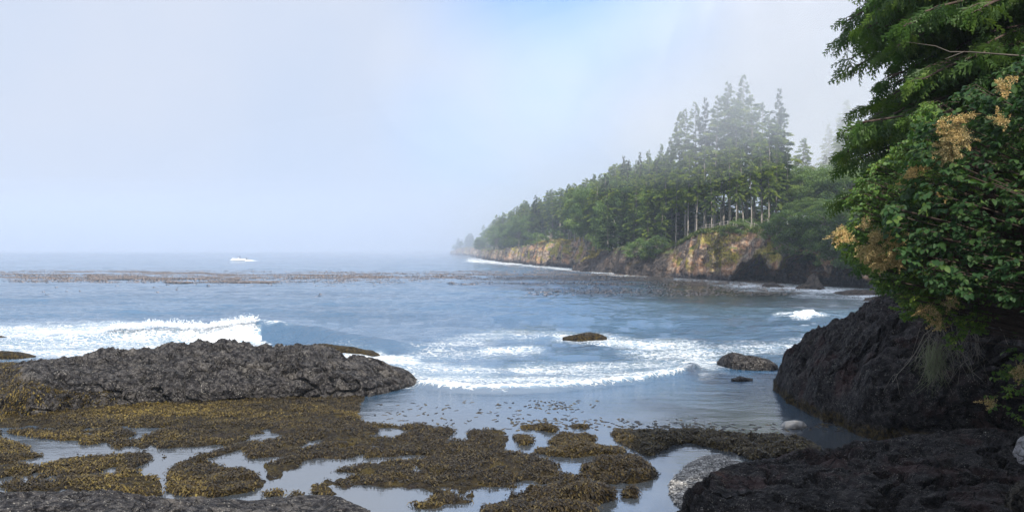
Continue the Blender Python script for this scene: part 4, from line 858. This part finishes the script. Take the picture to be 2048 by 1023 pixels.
# ------------------------------------------------------------------ spray thrown up by the breaking wave
r = np.random.default_rng(71); n = 5000; px = r.uniform(225, 516, n); wyy = np.interp(px, [p_[0] for p_ in WAVE_C], [p_[1] for p_ in WAVE_C]); Yc_ = F * HC / (wyy + 26 - HY)
am = np.interp(px, [225, 300, 400, 500, 516], [.7, .9, .85, 1.15, 1.2]); cl_ = .5 + .5 * fbm(np.stack([px / 22, px * 0, px * 0], 1), 3)
P = np.stack([(px - CX) / F * Yc_, Yc_ + r.normal(-.3, .35, n), am * .85 + np.abs(r.normal(0, .16, n)) * (cl_ + .25)], 1); sz = r.uniform(.012, .05, n)
tet = np.array([[0, 0, 1.], [.94, 0, -.33], [-.47, .82, -.33], [-.47, -.82, -.33]])
V = (P[:, None] + tet[None] * sz[:, None, None]).reshape(-1, 3); b = np.arange(n)[:, None] * 4; T_ = np.concatenate([b + [0, 1, 2], b + [0, 2, 3], b + [0, 3, 1], b + [1, 3, 2]])
props(obj('spray', mesh('spray', V, T_, MT['foam'])), 'white spray flying off the crest of the breaking wave', 'spray', kind='stuff')

# ------------------------------------------------------------------ wooded bank on the right
nx_, ny_ = 160, 160; xs = np.linspace(7, 60, nx_); ys = np.linspace(-12, 62, ny_); X, Y = np.meshgrid(xs, ys, indexing='ij'); X, Y = X.ravel(), Y.ravel()
edge = np.interp(Y, [-12, 5, 10, 20, 30, 45, 62], [6, 7.5, 8.6, 13.0, 20, 30, 42])
Z = np.clip((X - edge) * 1.25, -1, 9) + np.clip(X - edge - 9, 0, 60) * .25; P = np.stack([X, Y, X * 0], 1); Z += sstep(0, 2, X - edge) * 1.2 * fbm(P * .25, 4) + .3 * fbm(P, 3)
M = Mat('bank_soil'); p = M.pos(); c = M.mix(M.mr(M.noise(p, 1.5, 5, .65), .4, .6), (.035, .025, .018), (.035, .055, .018)); MT['bank'] = M.pbr(c, .95, M.bump(M.noise(p, 4, 5, .7), 1., .2))
props(obj('bank', mesh('bank', np.stack([X, Y, Z], 1), grid_faces(nx_, ny_), MT['bank'])), kind='structure')

# cedar: boughs with hanging, fern-like sprays
def frond_tpl(r, n=9, L_=.30):
    """flat spray: a rib with side sprigs, in the xz plane hanging along -z, drifting to +x"""
    Vs, Qs = [], []; k = 0
    def strip(a, b, w_, bow):
        nonlocal k
        a = np.array(a); b = np.array(b); d = b - a; s = np.array([-d[2], 0, d[0]]); s = s / (np.linalg.norm(s) + 1e-9) * w_
        m_ = (a + b) / 2 + [0, bow, 0]
        Vs.extend([a - s*.5, a + s*.5, m_ + s, m_ - s, b + s*.15, b - s*.15]); Qs.extend([[k, k+1, k+2, k+3], [k+3, k+2, k+4, k+5]]); k += 6
    strip((0, 0, 0), (.06, 0, -L_), .008, .01)
    for i in range(n):
        t = .08 + .9 * i / n; c = np.array([.06 * t, 0, -L_ * t]); sd_ = 1 if i % 2 else -1; l = L_ * (.42 * (1 - t * .75)) * r.uniform(.8, 1.2)
        e = c + np.array([sd_ * l * .75, r.normal(0, .012), -l * .7]); strip(c, e, .011, r.normal(0, .006))
        m_ = c + (e - c) * .45; e2 = m_ + np.array([sd_ * l * .1, r.normal(0, .01), -l * .45]); strip(m_, e2, .009, 0)
    return np.array(Vs), np.array(Qs)
def inst(tpl, P, yaw, pitch, roll, sc, rnd):
    Vt, Qt = tpl; n = len(P); cy, sy = np.cos(yaw), np.sin(yaw); cp, sp = np.cos(pitch), np.sin(pitch); cr, sr = np.cos(roll), np.sin(roll)
    Rz = np.zeros((n, 3, 3)); Rz[:, 0, 0] = cy; Rz[:, 0, 1] = -sy; Rz[:, 1, 0] = sy; Rz[:, 1, 1] = cy; Rz[:, 2, 2] = 1
    Ry = np.zeros((n, 3, 3)); Ry[:, 0, 0] = cp; Ry[:, 0, 2] = sp; Ry[:, 2, 0] = -sp; Ry[:, 2, 2] = cp; Ry[:, 1, 1] = 1
    Rx = np.zeros((n, 3, 3)); Rx[:, 1, 1] = cr; Rx[:, 1, 2] = -sr; Rx[:, 2, 1] = sr; Rx[:, 2, 2] = cr; Rx[:, 0, 0] = 1
    Mx = Rz @ Ry @ Rx; V = np.einsum('nij,vj->nvi', Mx, Vt) * sc[:, None, None] + P[:, None]
    Q = (np.arange(n)[:, None, None] * len(Vt) + Qt[None]).reshape(-1, Qt.shape[1]); return V.reshape(-1, 3), Q, np.repeat(rnd, len(Vt))
def pile(parts):
    o_ = 0; Vs, Qs, As = [], [], []
    for V, Q, A_ in parts: Vs.append(V); Qs.append(Q + o_); As.append(A_); o_ += len(V)
    return np.concatenate(Vs), np.concatenate(Qs), np.concatenate(As)
def cedar(base, H, boughs, label, seed, dens=22, name='cedar_tree'):
    r = np.random.default_rng(seed); base = np.array(base, float); root = empty(name, base)
    tr = MB(); zz = np.linspace(-1, H, 16); tr.tube(np.stack([.15 * np.sin(zz * .3), .1 * np.cos(zz * .4), zz], 1), .34 * (1 - .9 * np.clip(zz, 0, H) / H), 10)
    obj('trunk', tr.me('trunk', MT['dark_bark']), root)
    lim = MB(); Fp, Fy, Fpi, Fr, Fs, Rn = [], [], [], [], [], []
    for (z0, az, Lb, rise, drop) in boughs:
        d = np.array([math.cos(az), math.sin(az), 0]); s = np.array([-math.sin(az), math.cos(az), 0])
        tt = np.linspace(0, 1, 9); C_ = d * (tt * Lb)[:, None] + np.array([0, 0, 1]) * (z0 + rise * tt - drop * tt ** 2)[:, None] + s * (.12 * Lb * np.sin(tt * 3 + r.random() * 3))[:, None]
        lim.tube(C_, .045 * (1 - .85 * tt) * (Lb / 3) + .004, 5)
        nb = int(Lb * 5)
        tone = r.normal(0, .15)
        for j in range(nb):
            t = .12 + .88 * (j + r.random()) / nb; c = np.array([np.interp(t, tt, C_[:, q_]) for q_ in range(3)]); sd_ = r.choice([-1, 1]); l = Lb * .32 * (1.1 - t) * r.uniform(.6, 1.2) + .12
            dd = unit(d * r.uniform(.4, 1.1) + s * sd_ * r.uniform(.4, 1.1)); e = c + dd * l - np.array([0, 0, .28 * l])
            lim.tube([c, (c + e) / 2 + [0, 0, .03], e], [.009, .006, .003], 3)
            n = max(3, int(l * dens) + 2); u = r.random(n); pp = c + (e - c) * u[:, None] + r.normal(0, .03, (n, 3)); Fp.append(pp)
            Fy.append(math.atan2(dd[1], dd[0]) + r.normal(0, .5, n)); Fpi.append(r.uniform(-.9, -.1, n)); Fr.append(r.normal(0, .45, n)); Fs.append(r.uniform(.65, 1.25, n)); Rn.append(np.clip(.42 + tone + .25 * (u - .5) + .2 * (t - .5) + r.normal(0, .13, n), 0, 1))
    obj('limbs', lim.me('limbs', MT['dark_bark']), root)
    P = np.concatenate(Fp); ks = r.integers(0, 3, len(P)); parts = []
    yw, pt, rl, sc, rn = (np.concatenate(a_) for a_ in (Fy, Fpi, Fr, Fs, Rn))
    for k in range(3): 
        q = ks == k; parts.append(inst(frond_tpl(r), P[q], yw[q], pt[q], rl[q], sc[q], rn[q]))
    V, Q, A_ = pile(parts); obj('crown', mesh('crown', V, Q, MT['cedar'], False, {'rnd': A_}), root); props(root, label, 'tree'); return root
r = np.random.default_rng(81)
def bough_set(base, H, zlo, n, Lf, seed, front=None):
    r = np.random.default_rng(seed); B = []
    for i in range(n):
        t = (i + r.random()) / n; z = zlo + (H - zlo) * t; az = r.random() * 2 * math.pi; B.append((z, az, Lf(z) * r.uniform(.75, 1.1), r.uniform(.0, .5), r.uniform(.5, 1.3)))
    return B
# outline of the crown on the seaward side, read as how far left the boughs reach at each height
CB = np.array([8.4, 12.5, 2.2])
def reach(z):                                       # z above base
    py = HY - F * (CB[2] + z - HC) / CB[1]; px = np.interp(py, [-600, -300, -100, 0, 60, 110, 150, 200, 240, 290, 350, 420, 520, 600], [1900, 1780, 1690, 1670, 1672, 1705, 1725, 1715, 1668, 1700, 1712, 1705, 1730, 1780])
    return max(.8, CB[0] - (px - CX) / F * CB[1] - .55)
B = bough_set(CB, 13, 3.2, 130, lambda z: min(3.3, max(.8, (13 - z) * .45)), 82)
for i in range(190):
    z = 2.7 + i * .031; az = math.pi + r.normal(0, .42); Lb = reach(z - .35) / max(.75, math.cos(az - math.pi)) * (1 - .42 * r.random() ** 1.6); B.append((z, az, Lb, r.uniform(.1, .5), r.uniform(.6, 1.1)))
cedar(CB, 13.5, B, 'tall cedar with drooping green fronds overhanging the right side of the bay', 83)
cedar((12.0, 17, 3.5), 15, bough_set(None, 15, 2.0, 170, lambda z: min(3.6, max(.8, (15 - z) * .4)), 84), 'cedar on the wooded bank behind the front cedar, seen through its fronds', 85, dens=14)
cedar((10.5, 9.0, 3.0), 14, bough_set(None, 14, 3.0, 110, lambda z: min(3.4, max(.8, (14 - z) * .4)), 86), 'dark cedar at the top right corner above the broad leaved shrub', 87, dens=14)
# unseen trees added farther up the bank to shade the rocks
for i, (x, y, h) in enumerate([(19, 22, 16), (17, 12, 18), (22, 15, 19), (16, 5, 18), (24, 28, 15), (21, 4, 18), (13.5, 1, 17), (27, 20, 18), (14, -5, 19), (19, -3, 19), (10, -4, 16)]):
    place_tree(LOW[i % 3] if i % 2 else CON[4], x, y, h, 'conifer_tree', 'unseen conifer up on the wooded bank, added to shade the rocks', 'tree', 'unseen conifers added to shade the rocks', z=4.5, wide=1.5)

# shrubs
def leaf_tpl(L_=1., W_=.32, fold=.12):
    xs = [0, .25, .55, .82, 1.]; hw = [.02, .85, 1., .6, .02]; V = []
    for x, h in zip(xs, hw): V += [(x*L_, -h*W_, fold*h*.8 - .25*x*x), (x*L_, 0, -.25*x*x), (x*L_, h*W_, fold*h*.8 - .25*x*x)]
    Q = []
    for i in range(4): Q += [(i*3, (i+1)*3, (i+1)*3+1, i*3+1), (i*3+1, (i+1)*3+1, (i+1)*3+2, i*3+2)]
    return np.array(V), np.array(Q)
def shrub(name, label, base, polys, n, depth, leafL, mat, seed, per=7, blossoms=(), stem_every=6, W_=.32, group=None, drop=.0):
    r = np.random.default_rng(seed); base = np.array(base, float); root = empty(name, base); xs = [p[0] for q in polys for p in q]; ys = [p[1] for q in polys for p in q]
    px = r.uniform(min(xs), max(xs), n * 6); py = r.uniform(min(ys), max(ys), n * 6); k = np.zeros(len(px), bool)
    wv = 30 * fbm(np.stack([px / 45, py / 45, px * 0 + seed], 1), 4)
    for q in polys: k |= inpoly(px + wv, py + wv, q)
    px, py = px[k][:n], py[k][:n]; n = len(px); Y = r.uniform(depth[0], depth[1], n) + .5 * fbm(np.stack([px / 90, py / 90, px*0 + 7], 1), 3)
    cl = fbm(np.stack([px / 38, py / 38, Y * 2 + seed], 1), 3) > -.15; px, py, Y = px[cl], py[cl], Y[cl]; n = len(px)
    Cn = np.stack([(px - CX) / F * Y, Y, HC - (py - HY) / F * Y], 1) - base
    st = MB(); parts = []; P, yw, pt, rl, sc, rn = [], [], [], [], [], []
    for i in range(n):
        az = r.normal(math.pi * 1.15, .9); d = unit(np.array([math.cos(az), math.sin(az), r.uniform(-.35, .5)])); tl = leafL * r.uniform(1.6, 3.)
        m_ = per; u = np.linspace(0, 1, m_); c0 = Cn[i] - d * tl * .5; tone = r.normal(.45, .16)
        P.append(c0 + d * (u * tl)[:, None] - np.array([0, 0, 1]) * (.15 * tl * u ** 2)[:, None]); side = np.where(np.arange(m_) % 2, 1, -1) * r.uniform(.5, 1.2, m_); side[-1] = 0
        yw.append(az + side); pt.append(r.uniform(-.1, .9, m_)); rl.append(r.normal(0, .5, m_)); sc.append(leafL * r.uniform(.6, 1.15, m_)); rn.append(np.clip(tone + r.normal(0, .12, m_), 0, 1))
        st.tube([c0, c0 + d * tl - [0, 0, .15 * tl]], [.004, .002], 3)
        if i % stem_every == 0:
            a_ = np.array([abs(Cn[i][0]) * .05 + r.normal(0, .15), .3 + Cn[i][1] * .2, 0]); mm = (a_ + c0) / 2 + [0, .1, .25 * abs(c0[2])]; tq = np.linspace(0, 1, 8)[:, None]; st.tube((1-tq)**2 * a_ + 2 * tq * (1-tq) * mm + tq**2 * c0, np.linspace(.016, .004, 8), 4)
    obj('stems', st.me('stems', MT['dark_bark']), root)
    V, Q, A_ = inst(leaf_tpl(1, W_), np.concatenate(P), np.concatenate(yw), np.concatenate(pt), np.concatenate(rl), np.concatenate(sc), np.concatenate(rn))
    obj('foliage', mesh('foliage', V, Q, MT[mat], True, {'rnd': A_}), root)
    for (bx, by, bw, bh, bY) in blossoms:
        nn = int(bw * bh * .02) + 2; tips = []; bY -= .55
        for q in range(nn): tips.append(((bx + r.uniform(-.5, .5) * bw), (by + r.uniform(-.5, .5) * bh)))
        Pb, Db = [], []
        bm_ = MB()
        for (tx, ty) in tips:
            c = np.array([(tx - CX) / F * bY, bY + r.normal(0, .06), HC - (ty - HY) / F * bY]) - base; d = unit(np.array([r.normal(-.5, .4), r.normal(-.4, .3), r.uniform(-.9, .1)])); l = r.uniform(.08, .15)
            bm_.tube([c - d * .05, c + d * l], [.003, .0015], 3); m_ = 70; u = r.random(m_); w_ = (1 - u * .85) * .042
            Pb.append(c + d * (u * l)[:, None] + unit(r.normal(0, 1, (m_, 3))) * (w_ * r.random(m_) ** .5)[:, None]); Db.append(unit(d * .8 + r.normal(0, .7, (m_, 3))))
        Pb = np.concatenate(Pb); Db = np.concatenate(Db); nb_ = len(Pb); Sb = unit(np.cross(Db, r.normal(0, 1, (nb_, 3))))
        V, q = quads_from(Pb, Db, Sb, r.uniform(.008, .020, nb_), r.uniform(.003, .006, nb_)); V2, q2, a2_ = bm_.out()
        V = np.concatenate([V, V2]); q = np.concatenate([q, q2 + nb_ * 4]); obj('blossom', mesh('blossom', V, q, MT['blossom'], False, {'rnd': np.concatenate([np.repeat(r.random(nb_), 4), a2_])}), root)
    props(root, label, 'shrub', group); return root
shrub('broadleaf_shrub', 'large shrub of broad dark green leaves filling the right side below the cedar', (8.8, 9.6, 3.4), [[(1770, 420), (1800, 330), (1850, 250), (1930, 190), (1990, 140), (2060, 100), (2500, 40), (2500, 640), (2060, 610), (1960, 600), (1880, 585), (1830, 545), (1790, 500)]], 3800, (7.6, 9.2), .064, 'shrub_leaf', 91, 8,
      [(2015, 166, 26, 22, 8.0), (1915, 262, 50, 60, 8.3), (1900, 300, 34, 34, 8.4), (2000, 238, 26, 14, 8.2)], W_=.36)
shrub('oceanspray_shrub', 'bushy shrub with drooping tan flower plumes hanging out over the water', (8.6, 11.2, 3.2), [[(1668, 455), (1690, 430), (1725, 425), (1760, 440), (1800, 470), (1860, 470), (1880, 560), (1840, 600), (1800, 590), (1760, 560), (1720, 545), (1690, 520)], [(1700, 420), (1720, 350), (1760, 300), (1800, 270), (1880, 200), (1960, 380), (1860, 500), (1800, 480), (1705, 470)], [(1740, 560), (1850, 540), (1990, 560), (2000, 650), (1930, 680), (1900, 700), (1870, 650), (1810, 635)]], 3600, (9.2, 10.6), .045, 'spray_leaf', 92, 8,
      [(1775, 492, 64, 66, 9.2), (1690, 468, 30, 34, 9.3), (1732, 442, 16, 20, 9.3), (1832, 348, 26, 44, 9.0), (1862, 322, 22, 16, 9.0), (1806, 358, 12, 10, 9.0), (1882, 382, 16, 12, 9.0), (1765, 520, 36, 24, 9.2), (1740, 500, 40, 22, 9.25), (1855, 615, 22, 16, 9.6), (1900, 600, 26, 14, 9.6), (1880, 640, 20, 30, 9.6)])
shrub('low_shrub', 'small yellow green shrub clump at the right edge over the black slab', (8.4, 10.6, 2.6), [[(1965, 805), (1985, 770), (1990, 730), (2020, 705), (2060, 690), (2300, 640), (2300, 860), (2060, 845), (2020, 835), (1985, 825)]], 420, (9.4, 10.4), .055, 'spray_leaf', 93, 7, [(2036, 735, 20, 24, 9.4), (1985, 800, 16, 10, 9.4)])
shrub('understory_shrub', 'dark leafy undergrowth shrub at the right edge between the big shrub and the rock', (10.4, 13.0, 3.2), [[(1740, 560), (1800, 500), (2400, 480), (2400, 720), (2120, 700), (2048, 680), (2010, 640), (1960, 620), (1900, 610), (1850, 630)]], 900, (11.4, 13.0), .07, 'shrub_leaf', 94, 7)

# dead branches, roots and lichen hanging below the shrubs
def hanging(label, pts, seed, n, mat, name, L=(.3, .9), rad=.006, cat='branch'):
    r = np.random.default_rng(seed); b_ = MB(); base = np.array(atd(*pts[0]))
    for i in range(n):
        a_ = pts[r.integers(0, len(pts))]; c = atd(a_[0] + r.normal(0, 9), a_[1] + r.normal(0, 9), a_[2] + r.normal(0, .15)) - base; l = r.uniform(*L); m_ = 7; u = np.linspace(0, 1, m_)[:, None]
        d = np.array([r.normal(-.1, .35), r.normal(0, .2), -1]); wv = np.cumsum(r.normal(0, .045 * l, (m_, 3)), 0); b_.tube(c + d * u * l + wv, np.linspace(rad, rad * .3, m_), 4)
        for k in range(3):
            j = r.integers(1, m_ - 1); s_ = c + d * u[j] * l + wv[j]; b_.tube([s_, s_ + r.normal(0, .06, 3) - [0, 0, .06], s_ + r.normal(0, .1, 3) - [0, 0, .14]], [rad * .5, rad * .35, rad * .2], 3)
    o = obj(name, b_.me(name, MT[mat]), loc=base); props(o, label, cat); return o
hanging('tangle of bare grey twigs hanging beneath the shrubs over the dark rock', [(1860, 640, 10), (1890, 620, 10), (1930, 600, 10), (1870, 670, 10), (1945, 610, 10.2)], 95, 34, 'twig', 'dead_branches')
hanging('pale green lichen strands dangling at the lowest point of the twig tangle', [(1865, 690, 10), (1872, 695, 10), (1880, 690, 10)], 96, 60, 'lichen', 'lichen', (.12, .34), .004, 'lichen')
b_ = MB(); A0 = atd(1810, 88, 9.2); b_.tube([atd(2100, 116, 9.0) - A0, atd(1940, 104, 9.1) - A0, atd(1900, 104, 9.15) - A0, atd(1870, 92, 9.2) - A0, atd(1812, 84, 9.3) - A0], [.010, .008, .006, .005, .002], 5); b_.tube([atd(1930, 103, 9.1) - A0, atd(1890, 118, 9.1) - A0], [.006, .002], 4)
props(obj('bare_branch', b_.me('bare_branch', MT['bare']), loc=A0), 'long thin bare grey branch crossing in front of the cedar near the top', 'branch')
b_ = MB(); A0 = atd(1985, 578, 9.0); b_.tube([[0, 0, 0], atd(2060, 582, 9.0) - A0, atd(2200, 590, 9.1) - A0], [.012, .014, .018], 6)
props(obj('dead_stick', b_.me('dead_stick', MT['wood']), loc=A0), 'pale broken stick poking in from the right edge above the dark rock', 'stick')

# ------------------------------------------------------------------ air
def volume(name, dens, col, aniso=.15):
    mt = bpy.data.materials.new(name); mt.use_nodes = True; t = mt.node_tree; t.nodes.clear(); o_ = t.nodes.new('ShaderNodeOutputMaterial'); v = t.nodes.new('ShaderNodeVolumePrincipled')
    v.inputs['Color'].default_value = (*col, 1); v.inputs['Density'].default_value = dens; v.inputs['Anisotropy'].default_value = aniso; t.links.new(v.outputs[0], o_.inputs['Volume']); return mt
b_ = MB(); b_.box((0, 2000, 39), (9000, 4300, 80)); o = obj('haze', b_.me('haze', volume('haze', .00055, (.76, .83, .93)), False)); props(o, 'pale blue sea haze over the whole bay', 'haze', kind='stuff')
# fog bank resting over the headland: lens-shaped bodies of thin air
FOGM = volume('fog', .0026, (1., 1., 1.), -.05)
FOGT = volume('thin_fog', .0006, (.74, .80, .90))
def fog(cx, cy, cz, rx, ry, rz, dens, mt=None):
    a_, e_ = np.meshgrid(np.linspace(0, 2*math.pi, 33)[:-1], np.linspace(-math.pi/2, math.pi/2, 17), indexing='ij'); d = np.stack([np.cos(e_) * np.cos(a_), np.cos(e_) * np.sin(a_), np.sin(e_)], 2).reshape(-1, 3)
    k = 1 + .12 * fbm(d * 1.5 + cx, 2); V = d * k[:, None] * [rx, ry, rz] + [cx, cy, cz]; V[:, 2] = np.minimum(V[:, 2], 78)
    Q = [(i*17 + j, ((i+1) % 32)*17 + j, ((i+1) % 32)*17 + j + 1, i*17 + j + 1) for i in range(32) for j in range(16)]
    o = obj('fog_bank', mesh('fog_bank', V, Q, mt or FOGM)); props(o, 'drifting fog bank swallowing the tops of the headland trees' if mt is None else 'thin white fog lying over the distant shore and open water', 'fog', kind='stuff')
for q in range(8):
    s_ = 1.15 - q * .12; fog(32 + q * .5, 72, 27.5, 28 * s_, 29 * s_ ** .7, 15.8 - q * 1.1, .0026)
for q in range(4): fog(16 + q, 108, 25.5, 34 - 5 * q, 34 - 4 * q, 12.5 - 1.6 * q, .0026)
for q in range(3): fog(100, 255, 44, 80 - 10*q, 66 - 9*q, 26 - 3*q, .0026)
for q in range(4): fog(30 + 10*q, 540, 25, 230 - 40*q, 320 - 55*q, 55 - 8*q, .0013, FOGT)
for q in range(3): fog(-500, 1750 + 60*q, 30, 1700 - 100*q, 1330 - 90*q, 60 - 6*q, .0013, FOGT)
